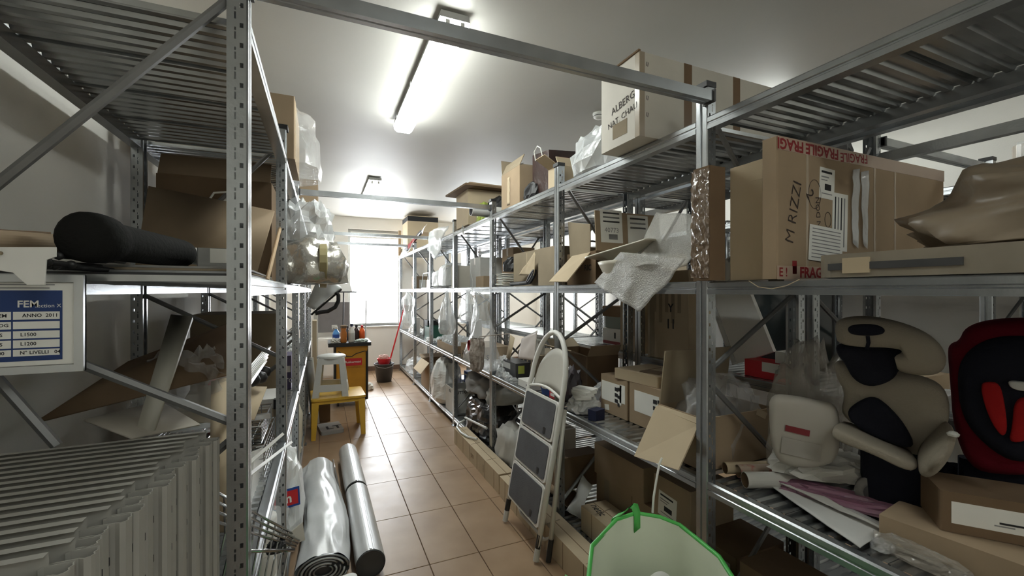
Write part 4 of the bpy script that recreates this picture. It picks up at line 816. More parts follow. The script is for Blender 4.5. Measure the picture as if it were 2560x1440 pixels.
# ladder -------------------------------------------------------------
def ladder():
    fl, fr = pt(1263,1300,Z=.02), pt(1340,1400,Z=.02)                     # front feet
    top = Vector((1.374, 2.455, 1.335)); mid = (fl+fr)/2; ax = (fr-fl); ax.z = 0; wdt = ax.length; ax.normalize()
    T = thing('step_ladder', 'folded white three step ladder with grey treads leaning on the shelf', 'ladder', (mid.x, mid.y, 0)); o0 = Vector(T.location)
    up = (top-mid); Ln = up.length; up.normalize(); nrm = ax.cross(up).normalized()         # nrm: out of the ladder plane, towards rack or aisle
    if nrm.x > 0: nrm = -nrm
    def P(s, h, n=0): return mid+ax*s+up*h+nrm*n-o0
    w = wdt/2; hA = Ln*.70
    pts = [P(-w,.04), P(-w*.98,Ln*.45), P(-w*.96,hA*.98)]
    arc = [P(-w*.92*math.cos(R(a)), hA+.07+(Ln-hA-.07)*math.sin(R(a)), -.005) for a in range(0,181,15)]
    full = pts+[P(-w*.94,hA+.03)]+arc+[P(w*.94,hA+.03), P(w*.96,hA*.98), P(w*.98,Ln*.45), P(w,.04)]
    MB().tube(full, .0165, 12).obj('front_frame', M_WHITE, T, True)
    for s in (-1,1):
        MB().tube([P(s*w,-.005), P(s*w*.995,.07)], .0180, 10).obj('foot', M_LGREY, T); MB().tube([P(s*w*.995,.07), P(s*w*.99,.15)], .0178, 10).obj('foot_sleeve', M_BLACK, T)
    # rear frame folded behind
    rp = [P(-w*.9,.10,-.05), P(-w*.9,hA*.85,-.04), P(w*.9,hA*.85,-.04), P(w*.9,-.02,-.075)]
    MB().tube([P(-w*.88,.13,-.055),P(-w*.86,hA*.95,-.03)], .0145, 8).obj('rear_leg', M_OFFW, T, True); MB().tube([P(w*1.1,.02,-.07),P(w*.95,hA*.95,-.03)], .0145, 8).obj('rear_leg', M_OFFW, T, True)
    MB().tube([P(w*1.1,.0,-.07),P(w*1.085,.13,-.066)], .0165, 8).obj('foot_sleeve', M_BLACK, T)
    MB().tube([P(-w*.88,.14,-.055),P(-w*.6,.09,-.06),P(w*.8,.09,-.062),P(w*1.08,.14,-.066)], .0105, 8).obj('rear_crossbar', M_OFFW, T, True)
    for k, (h0, h1, ww) in enumerate(((.19,.45,.98),(.47,.71,.97),(.73,.98,.96))):
        h0 *= Ln/1.42; h1 *= Ln/1.42; a = w*ww-.012
        mxs = []
        c = P(0,(h0+h1)/2,.012); M3 = Matrix((ax, up, nrm)).transposed().to_4x4(); M3.translation = c
        MB().rbox((0,0,0),(2*a+.01,h1-h0+.006,.016),.025,M3,n=4).obj('step_frame', M_WHITE, T); M4 = M3.copy(); M4.translation = c+nrm*.009
        tr = MB().rbox((0,0,0),(2*a-.022,h1-h0-.024,.006),.02,M4,n=4).obj('tread', M_TREAD, T)
        M5 = M3.copy(); M5.translation = c+nrm*.0128+ax*(a*.55)-up*((h1-h0)*.32); MB().rbox((0,0,0),(.03,.04,.001),.006,M5).obj('logo_pad', M_BLACK, T)
    ph = hA-.01; M3 = Matrix((ax, up, nrm)).transposed().to_4x4()
    def pl(u, v): 
        s = (-1+2*u)*w*.88; return P(s, ph+.02+ (.02*math.sin(math.pi*u)) + v*(.26*math.sqrt(max(0,1-(2*u-1)**2))+.01), -.02-.03*math.sin(math.pi*u))
    MB().grid(pl, 14, 6).obj('back_panel', M_OFFW, T, True, sol=.004)
    MB().tube([P((-1+2*k/10)*w*.93, ph+.02+.035*math.sin(math.pi*k/10), .0) for k in range(11)], .009, 8).obj('hand_bar', M_WHITE, T, True)
    for s in (-1,1):
        for hh in (.3,.6,.9): MB().box(P(s*w*.9,hh*Ln/1.42,.014),(.008,.008,.008)).obj('rivet', M_DGREY, T)
    return T
ladder()
# green bag ---------------------------------------------------------
T = thing('shopping_bag', 'green edged pale reusable shopping bag standing open in front of the shelf', 'bag', (1.0, 1.18, .001)); O = Vector(T.location)
rim = [pt(1540,1300,Z=.72), pt(1590,1283,Z=.735), pt(1650,1293,Z=.72), pt(1700,1313,Z=.71), pt(1740,1345,Z=.70), pt(1798,1392,Z=.69), (1.19,.96,.68), (1.05,.86,.66), (.86,.86,.66), (.74,.98,.66), (.74,1.12,.68), (.86,1.27,.71)]
rim = [Vector(r)-O for r in rim]; n = len(rim); cx = sum((r for r in rim), Vector())/n
def side(i, k, inset=0):
    r = rim[i % n]; base = Vector((cx.x+(r.x-cx.x)*.88, cx.y+(r.y-cx.y)*.88, .0)); p = base.lerp(r, k); c = Vector((cx.x,cx.y,p.z)); d = (c-p); return p+d.normalized()*inset+Vector((.012*ns((i*.9,k*3,0),1.3,inset>0),.012*ns((i*.9,k*3,5),1.3),0))*(1 if 0<k<1 else 0)
ks = [0,.2,.4,.6,.8,1]
def wall(inset): 
    vs = [side(i,k,inset) for k in ks for i in range(n)]; fs = [(j*n+i, j*n+(i+1)%n, (j+1)*n+(i+1)%n, (j+1)*n+i) for j in range(len(ks)-1) for i in range(n)]; return vs, fs
vs, fs = wall(0); b = MB().add(vs, fs+[tuple(range(n-1,-1,-1))]); b.obj('outer_wall', M_GREENW, T, True)
vs, fs = wall(.006); b = MB().add(vs, [f[::-1] for f in fs]+[tuple(range(n))]); b.obj('lining', M_GREENF, T, True)
MB().tube([r+Vector((0,0,.0)) for r in rim], .008, 6, closed=True).obj('rim_tape', M_GREEN, T, True)
h0, h1 = rim[1], rim[0].lerp(rim[1], .35)
def strap(P, wv, nm): 
    wv = Vector(wv); vs = [p for q in P for p in (Vector(q)-wv, Vector(q)+wv)]; m = len(P); MB().add(vs, [(2*i,2*i+1,2*i+3,2*i+2) for i in range(m-1)]).obj(nm, M_GREEN, T, True, sol=.003)
a, c = rim[1], rim[0]; e = (a-c); e.z = 0; e.normalize(); inn = (Vector((cx.x,cx.y,0))-Vector((a.x,a.y,0))).normalized()
strap([a+inn*.012+Vector((0,0,-.06)), a+inn*.012+Vector((0,0,.004)), a-e*.006+Vector((0,0,.028)), a.lerp(c,.25)+Vector((0,0,.036)), a.lerp(c,.6)+Vector((0,0,.018)), c-inn*.012+Vector((0,0,.008)), c-inn*.016-e*.008+Vector((0,0,-.03)), c-inn*.016-e*.008+Vector((0,0,-.09))], tuple(e*.013+Vector((0,0,.008))), 'handle')
a = rim[10]; strap([a+Vector((-.012,.0,-.12)), a+Vector((-.02,.0,-.02)), a+Vector((-.03,.03,.02)), a+Vector((-.02,.08,.0)), a+Vector((-.01,.10,-.1))], (.0,.016,.0), 'handle')
o = MB().grid(lambda u,v: ((cx.x-.12+.24*u), (cx.y-.12+.24*v), .50+.15*math.sin(math.pi*u)*math.sin(math.pi*v)+.02*ns((u*3,v*3,0),1.2,8)), 18, 18).obj('white_bundle', mat('white_packing',(.62,.62,.57),.8,var=.03), None, True, loc=O, sol=.01)
tag(o, 'pale white bundle inside the green edged bag', 'bundle'); o.location.z = .0
# bottom shelf clutter further along --------------------------------
blob('clothes_heap', 'heap of grey crumpled clothes piled on the bottom shelf', 'clothes', (1.66,4.40,ZB+.39), (.40,.62,.22), M_CLOTHG, 81, .35, 1.6, nu=40, nv=18, smooth=True)
blob('clothes_heap', 'off white folded cloth bundle on the pile beside the third upright', 'clothes', (1.68,3.94,ZB+.39), (.38,.26,.16), M_CLOTHW, 82, .3, 1.6, nu=34, nv=16, smooth=True)
blob('rubbish_bag', 'shiny black plastic bag under the grey clothes heap', 'bag', (1.64,4.25,ZB), (.42,.80,.38), mat('black_film',(.018,.018,.02),.22,spec=.7,bump=.5,bscale=12), 83, .22, 1.7, nu=48, nv=24)
blob('white_sack', 'crumpled white sack lying on the bottom shelf behind the long carton', 'sack', (1.53,3.50,ZB), (.22,.40,.30), M_CLOTHW, 84, .25, 1.8, nu=30, nv=16, smooth=True)
C = carton('printed striped carton on the bottom shelf behind the white sack', 1.66, 1.94, 3.10, 3.45, ZB, .34, M_CARDW)
for k in range(4): decal(C, '-x', -.35+.23*k, -.02, .045, .28, (M_CARDG,M_DGREY,M_GREYI,M_CARDG)[k], 'printed_stripe', 6); decal(C, '+z', 0, -.35+.23*k, .27, .045, M_CARDG, 'printed_stripe')
rod('white_hose', 'bent white plastic hose lying on the long carton end', 'hose', [(1.40,4.5,.20),(1.32,4.44,.19),(1.285,4.38,.175),(1.275,4.2,.172),(1.30,4.05,.172),(1.36,3.95,.175)], .011, M_LGREY, 8)
rod('white_pipe', 'straight pale pipe lying across the bottom shelf by the third upright', 'pipe', [(1.40,4.46,.24),(1.42,3.85,.30)], .012, M_LGREY, 8)
C = carton('white and grey box printed with small letters near the fourth upright', 1.33, 1.43, 5.05, 5.40, .001, .01, M_WHITE); [bpy.data.objects.remove(c) for c in list(C[0].children)]; bpy.data.objects.remove(C[0])
C = carton('white and grey open box with small dark lettering on the bottom shelf', 1.44, 1.72, 5.06, 5.42, ZB, .30, M_LGREY, opened=True); ftext(C, '-y', -.1, .35, 'BUTTON', .05, M_INK, 0, .02); ftext(C, '-x', .1, .35, 'BOX', .05, M_INK, 0, .02)
for k in range(3): C = carton(('lowest','middle','topmost')[k]+' blue and white packet box in the little stack on the bottom shelf', 1.74, 1.98, 5.10, 5.60, ZB+.141*k, .14, M_BLUE); decal(C, '-x', 0, .2, .5, .02, M_PAPER, 'printed_band'); decal(C, '-y', 0, -.1, .16, .04, M_PAPER, 'printed_band')
hangbag('white_bag', 'big shiny white plastic bag bulging over the bottom shelf', 'bag', (1.54, 5.77, ZB+.60), .36, .56, .59, M_FILMW, 9, knot=0, prof=[(0,.8),(.1,1),(.4,1.0),(.7,.9),(.9,.6),(1,.25)])
C = carton('open brown carton with a pale folded flap on the far bottom shelf', 1.44, 1.84, 6.36, 6.92, ZB, .42, M_CARD, opened=True, flaps={'-x': (140,.20,M_CARDL), '+y': (80,.2,M_CARD)})
C = carton('small printed white box standing before the open brown carton', 1.43, 1.60, 6.10, 6.17, ZB, .32, M_WHITE); decal(C, '-y', 0, -.1, .12, .12, M_GREYI, 'printed_panel'); decal(C, '-x', 0, -.1, .10, .12, M_INK, 'printed_panel')
blob('plastic_bag', 'crumpled clear bag at the far end of the bottom shelf', 'bag', (1.60,8.05,ZB), (.34,.6,.24), M_FILM2, 88, .3)
C = carton('white box with a yellow sticker under the lower shelf near the white bag', 1.6, 1.85, 6.0, 6.3, ZB+.36, .24, M_WHITE); C[0].location = (1.86, 6.03, ZB); decal(C, '-x', 0, .1, .1, .13, mat('yellow_sticker',(.70,.60,.10),.6)); decal(C, '-y', 0, .1, .1, .13, mat('yellow_sticker',(.70,.60,.10),.6))
# ------------------------------------------------------------------ back rack (second aisle) contents
ZK = 1.1365
C = carton('printed tan carton standing upright on the back rack under the bubble wrap', 2.14, 2.34, 2.08, 2.46, ZK, .60, M_CARDL)
ftext(C, '-x', .1, -.1, '11', .09, M_INK, 0, .02); ftext(C, '-x', .1, .08, 'Y', .08, M_INK, 0, .02); [decal(C, '-x', -.3+.15*k, .2-.12*(k%2), .03, .2, M_CARDG, 'printed_text') for k in range(5)]
MB().box((-.101,.14,.30),(.002,.05,.6)).obj('tape', M_CARDG, C[0])
C = carton('second printed tan carton beside the upright one on the back rack', 2.16, 2.40, 2.53, 2.80, ZK, .55, M_CARDL); decal(C, '-x', 0, 0, .12, .3, M_CARD, 'printed_text')
C = carton('white box with a red stripe lying on the back rack', 2.30, 2.58, 2.98, 3.42, ZK+.03, .14, M_WHITE); C[0].location = (2.42, 2.98, ZK); decal(C, '-x', 0, -.35, .43, .025, M_REDT, 'printed_band'); decal(C, '-x', -.1, .1, .02, .05, M_INK, 'printed_mark'); decal(C,'-y',0,-.35,.27,.025,M_REDT,'printed_band')
C = carton('grey green box stacked on the red striped white box', 2.31, 2.57, 3.0, 3.4, ZK+.143, .10, mat('grey_green_card',(.22,.26,.22),.6)); C[0].location.y = 2.98; C[0].location.x = 2.42
C = carton('shallow open brown carton on top of the grey green box', 2.28, 2.58, 3.0, 3.42, ZK+.245, .09, M_CARDD, opened=True); C[0].location.y = 2.98; C[0].location.x = 2.42
T = thing('white_board', 'long white board with a notched edge leaning in the back rack', 'board', (2.24, 1.70, ZK+.08), rot=(R(-24),0,0))
MB().box((0,0,.30),(.025,.28,.60)).obj('panel', M_WHITE, T); MB().box((-.014,.12,.3),(.004,.03,.58)).obj('clear_strip', M_FILM2, T)
for k in range(5): MB().box((-.014,-.10+.05*k,.58),(.004,.025,.02)).obj('notch', M_MGREY, T)
for k in range(3): MB().box((-.014,-.02,.47-.02*k),(.004,.08,.008)).obj('sticker', M_PAPERG, T)
C = carton('red cornered flat parcel at the foot of the leaning white board', 2.14, 2.26, 1.42, 1.68, ZK, .09, M_RED); decal(C,'-x',.1,.2,.1,.05,M_PAPER,'printed_band')
C = carton('long white polystyrene bar on the back rack by the dark screen', 2.14, 2.24, 1.20, 1.285, ZK, .06, M_EPS); C[0].location = (2.2, 1.47, ZK+.0925); C[0].rotation_euler = (0,0,.1)
T = thing('television', 'dark flat screen television standing in the back rack', 'television', (2.42, 1.60, ZK), R(-42), group=None)
MB().rbox((0,.02,.25),(.42,.04,.46),.01).obj('casing', M_BLACK, T); MB().box((0,-.0015,.25),(.38,.004,.41)).obj('screen', M_GLASSD, T); MB().box((0,.02,.012),(.2,.12,.02)).obj('stand', M_BLACK, T)
C = carton('white box and brown carton end visible past the beige headrest', 2.16, 2.40, .92, 1.10, ZK, .12, M_CARD); decal(C, '-x', .3, 0, .06, .11, M_PAPER); 
blob('red_ribbon_bag', 'clear bag with red ribbon beside the brown carton on the back rack', 'bag', (2.24,.84,ZK), (.16,.12,.08), M_FILM2, 91)
sheet('white_paper', 'loose white papers spilling on the back rack behind the child seats', 'paper', [(2.16,.40,ZK+.03),(2.16,.76,ZK+.03),(2.5,.76,ZK+.05),(2.5,.40,ZK+.05)], M_PAPER, .003, .015, 6, 2)
T = thing('grey_appliance', 'tall dark grey appliance standing across the second aisle', 'appliance', (3.96, 2.9, ZL)); MB().rbox((0,0,.27),(.16,.5,.54),.03).obj('body', M_DGREY, T); MB().box((-.082,0,.42),(.004,.3,.12)).obj('panel_face', M_MGREY, T)
for k in range(5): C = carton(('tan carton','grey carton','brown carton','white carton','pale carton')[k]+' stored on the rack across the second aisle', 3.94, 4.4, 2.6+1.25*k, 3.05+1.25*k, ZM, .35+.05*k, (M_CARDL,M_CARDG,M_CARD,M_CARDW,M_CARDL)[k]) if k < 3 else None
for k in range(1): C = carton(('big tan','big white','big brown')[k]+' carton on the back rack shelf seen between the uprights', 2.2, 2.58, 6.4, 7.0, ZK, .42, (M_CARDL,M_CARDW,M_CARD)[k]); tape(C,'x',M_PTAPE)
hangbag('white_bag', 'white film bag hanging on the back rack seen between the uprights', 'bag', (2.70,3.3,1.62), .12, .4, .50, M_FILMW, 12, knot=0)
# ------------------------------------------------------------------ left side: loose shelf panels standing on the floor
M_ENAM = mat('grey_beige_enamel', (.37,.36,.325), .45, var=.05, scale=5)
NP = 17
prof = [(-.55,.004),(-.55,0),(-.012,0),(-.006,-.003),(0,0),(.0025,.005),(0,.010),(.0025,.016),(0,.022),(0,.026),(-.03,.026),(-.034,.020)]
pmesh = MB().strip(prof, 0, 1.243).mesh('steel_panel'); pmesh.materials.append(M_ENAM)
for k in range(NP):
    f = k/(NP-1); y = .728+.50*f; x = -.300+.058*f+.010*math.sin(k*1.7)
    T = thing('shelf_board', ('frontmost grey steel shelf board with two square holes, in the upright batch' if k == 0 else 'rearmost grey steel shelf board in the upright batch beside the upright' if k == NP-1 else ORD[k]+' grey steel shelf board from the front of the upright batch'), 'shelf board', (x, y, .001), R(1.2), group='grey steel shelf boards standing on end')
    o = link('steel_panel', pmesh, T); md = o.modifiers.new('thick','SOLIDIFY'); md.thickness = .0016; md.offset = 0
    if k == 0:
        FOLD = MB().strip([(.0115,1.2615),(.0255,1.2615),(.0255,1.17)], 0, .52, Matrix(((0,0,1,-.545),(1,0,0,0),(0,1,0,0),(0,0,0,1)))).mesh('top_fold'); FOLD.materials.append(M_ENAM)
        for z in (1.222, 1.192): MB().box((-.042,-.0015,z),(.010,.001,.010), ry=R(40)).obj('square_hole', M_INK, T)
    link('top_fold', FOLD, T)
    for z in (1.19, 1.12, 1.05):
        MB().box((.0018,.019,z),(.002,.005,.012)).obj('edge_slot', M_INK, T)
# load rating plate on the rack end frame
Y0 = 1.262; c = pt(40, 808, Y=Y0); T = thing('rating_plate', 'framed load rating plate with blue table ANNO 2011 on the rack end', 'sign', c)
def pq(u0, v0, u1, v1, off, th, m, nm, par=None):
    a, d = pt(u0,v0,Y=Y0)-c, pt(u1,v1,Y=Y0)-c; return MB().box(((a.x+d.x)/2,-off,(a.z+d.z)/2),(abs(d.x-a.x),th,abs(a.z-d.z))).obj(nm, m, par or T)
a0, a1 = pt(-170,690,Y=Y0)-c, pt(212,926,Y=Y0)-c; zt, zb = (pt(212,688,Y=Y0)-c).z, (pt(212,926,Y=Y0)-c).z
xr, xl = (pt(212,700,Y=Y0)-c).x, (pt(-170,700,Y=Y0)-c).x; wv, hv = xr-xl, zt-zb
MB().box(((xr+xl)/2,.004,(zt+zb)/2),(wv,.006,hv)).obj('backing', M_LGREY, T)
for cc, dd in (((xr-.008,0,(zt+zb)/2),(.016,.014,hv)),((xl+.008,0,(zt+zb)/2),(.016,.014,hv)),(((xr+xl)/2,0,zt-.008),(wv-.032,.014,.016)),(((xr+xl)/2,0,zb+.008),(wv-.032,.014,.016))): MB().box(cc,dd).obj('frame_bar', M_ALU, T)
x2 = (pt(157,800,Y=Y0)-c).x; x1 = xl+.03; xm = (pt(32,800,Y=Y0)-c).x
zz = lambda v: (pt(157,v,Y=Y0)-c).z
MB().box(((xl+xr)/2,-.0002,(zt+zb)/2),(wv-.034,.002,hv-.034)).obj('card', M_PAPER, T)
MB().box(((x1+x2)/2,-.0016,(zz(726)+zz(898))/2),(x2-x1,.0012,zz(726)-zz(898))).obj('blue_table', M_BLUEP, T)
rows = ((778,797),(802,820),(825,843),(847,866),(870,886)); tx = (('FEM','ANNO  2011'),('COG',''),('S','L1500'),('S','L1200'),('00','N° LIVELLI   04'))
for (va, vb), (ta, tb) in zip(rows, tx):
    for xa, xb, tt in ((x1+.004, xm-.0015, ta), (xm+.0015, x2-.004, tb)):
        MB().box(((xa+xb)/2,-.0024,(zz(va)+zz(vb))/2),(xb-xa,.0008,zz(va)-zz(vb))).obj('table_cell', M_PAPER, T)
        if tt: lettering(tt, .0102, M_INK, T, ((xa+.024 if xa > xm and len(tt) < 8 else xa+.043 if xa > xm else xb-.015),-.003,(zz(va)+zz(vb))/2), (R(90),0,0), .02)
lettering('FEM', .020, M_PAPER, T, ((pt(72,762,Y=Y0)-c).x,-.0024,zz(760)), (R(90),0,0), .02); lettering('section X', .011, M_PAPER, T, ((pt(122,765,Y=Y0)-c).x,-.0024,zz(764)), (R(90),0,0))
for k, v in enumerate((703, 712, 720)): MB().box((x1+(x2-x1)*.55,-.0016,zz(v)),((x2-x1)*(.85-.1*k),.0008,.0022)).obj('print_line', M_GREYI, T)
# white bracket
T = thing('metal_bracket', 'white notched steel bracket jutting over the rating plate', 'bracket', pt(90, 660, Y=1.20)); q = T.location.copy()
pl = [(a.x-q.x, a.z-q.z) for a in (pt(u,v,Y=1.20) for u,v in ((-60,618),(142,618),(142,642),(118,650),(114,712),(70,712),(36,682),(0,676),(-60,676)))]
MB().prism(pl[::-1], 0, .004, Matrix.Rotation(R(90),4,'X')).obj('plate_body', M_WHITE, T); MB().lathe([(.004,0),(.004,.006)],10).obj('bolt', M_CARDG, T).matrix_local = Matrix.Translation((-.05,-.004,.02)) @ Matrix.Rotation(R(90),4,'X')
# ------------------------------------------------------------------ left rack, middle shelf
A, B = Vector((-.505,1.33,ZM+.085)), Vector((-.425,1.76,ZM+.082))
T = thing('foam_roll', 'thick black foam roll with a fatter end poking out over the rating plate', 'roll', A); d = B-A
def roll(fs, r): return [d*f for f in fs], r
MB().tube([d*-.06,d*-.04,d*.03,d*.10,d*.15,d*.20,d*.9,d*.97,d*1.0], [.048,.058,.061,.059,.052,.048,.046,.043,.030], 22).obj('foam_sleeve', M_BLACKFOAM, T, True)
MB().tube([d*.98,d*1.34], .030, 16).obj('grey_core', M_LGREY, T, True)
rods = ((120,655,330,690),(110,672,360,680),(140,665,375,692),(180,662,300,668),(150,640,310,655))
for k, (u0,v0,u1,v1) in enumerate(rods):
    p0, p1 = pt(u0,v0,Y=1.24+.02*k), pt(u1,v1,Y=1.55+.02*k); p0.z = max(p0.z, ZM+.012); p1.z = max(p1.z, ZM+.012)
    T = thing('black_rod', ('lowest','longest','second longest','short middle','topmost')[k]+' black rod with a knobbed end in the bundle under the foam roll', 'rod', p0, group='black rods under the foam roll'); dd = p1-p0
    MB().tube([dd*0, dd*1], .006, 8).obj('shaft', M_BLACK, T, True); MB().tube([dd*-.03, dd*-.015, dd*.02], [.006,.010,.007], 8).obj('knob', M_BLACK, T, True)
tubething('cardboard_tube', 'brown hollow tube lying behind the black foam roll', 'tube', pt(-40,600,Y=1.20), pt(150,608,Y=1.45), .022, .004, M_CARD, M_CARDD)
sheet('dark_strip', 'dark flat strip above the brown hollow tube', 'strip', [pt(-60,570,Y=1.22),pt(125,580,Y=1.40),pt(125,588,Y=1.40),pt(-60,580,Y=1.22)], M_CARDD, .004)
for k in range(4):
    T = tag(MB().box((0,0,.0035),(.50,1.05,.006)).obj('flat_board', (M_DGREY,M_ALUD,M_CARDG,M_MGREY)[k], None, loc=(-.475,1.93+.02*k,ZM+.0075*k), rz=.01*k), ('dark','shiny','tan','grey')[k]+' thin board in the flat stack on the middle shelf', 'board', 'flat boards on the middle shelf')
C = carton('dark brown big carton standing behind the leaning cardboard on the middle shelf', -.74, -.25, 2.60, 2.86, ZM, .53, M_CARDD, opened=True, flaps={'-y': (-25,.12,M_CARD)})
o = sheet('cardboard_sheet', 'large brown cardboard leaning on the middle shelf next to the near upright', 'cardboard', [(-.74,2.34,ZM+.034),(-.235,1.93,ZM+.034),(-.215,2.36,1.985),pt(372,466,Y=2.42)], M_CARD, .006)
rod('wooden_stick', 'thin wooden stick leaning at the edge of the cardboard sheet', 'stick', [pt(668,700,X=-.215), pt(703,558,X=-.20)], .008, M_KRAFT, 8)
rod('white_strap', 'white strap loop showing above the leaning cardboard', 'strap', [pt(525,497,Y=2.5),pt(535,482,Y=2.5),pt(570,480,Y=2.5),pt(575,490,Y=2.5),pt(555,508,Y=2.5)], .005, M_PAPER, 6)
C = carton('small grey box with a white printed label beside the foam roll end', -.36, -.26, 1.62, 1.86, ZM+.034, .06, M_MGREY); decal(C, '-x', -.2, .1, .09, .045, M_PAPER); decal(C, '-y', .15, .1, .06, .045, M_PAPER)
C = carton('brown wrapped carton on top of the opposite rack beside the ceiling', -.74, -.14, 2.58, 3.08, ZT, .335, M_CARD); decal(C, '+x', -.35, 0, .04, .33, M_CARDL, 'tape')
blob('film_cover', None, None, (.12,.14,0), (.58,.62,.36), M_FILM, 91, .12, 2.5, sq=.5, parent=C[0])
C = carton('tall brown wrapped carton further along the top of the opposite rack', -.70, -.045, 4.42, 4.93, ZT, .33, M_CARD); decal(C, '-y', .1, 0, .12, .32, M_CARDD, 'tape')
# bundles hanging into the aisle from the middle shelf
blob('foil_bundle', 'silvery film wrapped bundle with a yellow tape band jutting over the aisle', 'bundle', (-.12,3.06,ZM), (.50,.42,.30), M_FOIL, 93, .16, 1.7, nu=40, nv=22, smooth=True)
MB().lathe([(.10,-.025),(.115,-.02),(.115,.02),(.10,.025)], 20, cap=False).obj('tape_band', mat('yellow_tape',(.36,.31,.16),.3), [o for o in bpy.data.objects if o.name.startswith('foil_bundle')][-1]).matrix_local = Matrix.Translation((.12,-.02,.13)) @ Matrix.Rotation(R(90),4,'Y') @ Matrix.Diagonal((1.3,1.9,1,1))
blob('plastic_bag', 'crumpled shiny white bag on top of the silvery bundle', 'bag', (-.10,3.1,ZM+.26), (.30,.32,.26), M_FILM2, 94, .3, 1.9, nu=34, nv=18)
sheet('white_cover', 'white plastic cover sheet draped beside the silvery bundle', 'cover', [pt(800,680,Y=3.3),pt(855,720,Y=3.3),pt(785,775,Y=3.3),pt(765,765,Y=3.35)], M_FILMW, .003, .03, 6, 3)
rod('black_stick', 'black stick along the lower edge of the white cover', 'stick', [pt(778,787,Y=3.28),pt(854,723,Y=3.28)], .007, M_BLACK, 8)
rod('black_loop', 'curved black rubber handle hanging below the black stick', 'handle loop', [pt(u,v,Y=3.27) for u,v in ((788,784),(800,781),(820,778),(838,768),(846,752),(846,738),(840,730))], .014, M_BLACK, 10)
T = thing('black_hood', 'black curved hood tucked above the silvery bundle', 'hood', pt(742,622,X=-.19)); MB().grid(lambda u,v: (-.10+.20*u, -.10+.2*v, .07*math.sin(math.pi*u)), 10, 4).obj('hood_shell', M_DGREY, T, True, sol=.005)
for k in range(4):
    C = carton(('brown','pale','grey','tan')[k]+' carton further along the opposite rack middle shelf', -.72, -.22-.03*k, (3.80,4.44,5.05,5.68)[k], (4.38,4.92,5.62,6.16)[k], ZM, .3-.03*k, (M_CARD,M_CARDL,M_CARDG,M_CARDL)[k])
# ------------------------------------------------------------------ left rack, lower shelf
sheet('brown_board', 'big brown board propped up across the lower shelf behind the rating plate', 'board', [pt(90,1056,Y=1.62),pt(566,938,Y=1.98),pt(566,812,Y=2.25),pt(320,905,Y=2.25)], M_CARDD, .006)
brace(pt(-60,888,Y=1.34)-rackL.location, pt(142,1114,Y=1.34)-rackL.location, rackL)
o = sheet('white_plank', 'narrow white plank standing diagonally in front of the brown board', 'plank', [pt(338,1090,Y=1.52),pt(384,1082,Y=1.52),pt(482,795,Y=1.86),pt(428,790,Y=1.86)], mat('cream_laminate',(.50,.48,.41),.5,var=.03), .016)
sheet('white_sheet', 'pale flat sheet lying on the lower shelf behind the steel boards', 'sheet', [pt(210,1050,Y=1.50),pt(330,1096,Y=1.42),pt(500,1062,Y=1.72),pt(400,1003,Y=2.0)], mat('cream_card',(.50,.46,.39),.7,var=.03), .005)
blob('clear_film_heap', 'shiny crumpled clear film behind the white plank on the lower shelf', 'film', pt(465,1060,Y=1.95)+Vector((-.02,.1,-.04)), (.30,.26,.28), M_FILM, 95, .3, 2.2, nu=44, nv=24)
C = carton('tall pale cardboard standing on the lower shelf just behind the near upright', -.36, -.25, 1.50, 1.86, ZL, .01, M_CARDL); [bpy.data.objects.remove(x) for x in list(C[0].children)]; bpy.data.objects.remove(C[0])
sheet('pale_cardboard', 'pale cardboard sheet standing just behind the near upright', 'cardboard', [pt(522,1330,Y=1.44),pt(566,1330,Y=1.44),pt(566,945,Y=2.0),pt(528,955,Y=2.0)], M_CARDL, .006)
C = carton('dark grey brown big carton on the lower shelf past the second upright', -.74, -.27, 3.18, 3.68, ZL, .62, M_CARDG)
C = carton('white box with a lid line beside the dark big carton', -.62, -.42, 2.96, 3.15, ZL, .44, M_CARDW); MB().box((0,-.0965,.34),(.2,.003,.006)).obj('lid_line', M_GREYI, C[0])
blob('red_cloth', 'bright red cloth scrap lying before the white box', 'cloth', (-.50,2.80,ZL+.002), (.16,.14,.30), M_RED, 96, .2)
for k in range(7):
    p0, p1 = pt(606+3*k, 985-11*k, X=-.228-.017*k), pt(664+3*k, 903-9*k, X=-.236-.017*k)
    T = tag(MB().tube([Vector((0,0,0)), p1-p0], .007, 4).obj('plastic_strip', M_WHITE, None, loc=p0), ORD[k]+' white plastic slat from the bottom of the fanned bundle', 'slat', 'white slats fanned on the lower shelf')
for k, (u,v) in enumerate(((632,950),(652,944),(662,930))): tag(MB().lathe([(.0,-.03),(.022,-.02),(.03,0),(.022,.02),(0,.03)], 14, cap=False).obj('black_ball', M_BLACK, None, True, loc=pt(u,v,X=-.27)), ('nearest','middle','furthest')[k]+' shiny black ball knob on the lower shelf by the white slats', 'knob', 'black ball knobs')
C = carton('white appliance cover with black clips on the lower shelf edge', -.40, -.215, 2.58, 2.86, .985, .05, M_WHITE)
for k in range(3): MB().rbox((.08,-.144,.025) if k == 0 else (.10,-.09+.08*k,.02),(.02,.04,.05),.006).obj('clip', M_BLACK, C[0])
C = carton('open tan carton holding the white appliance cover', -.40, -.222, 2.57, 2.90, ZL, .148, M_CARDL)
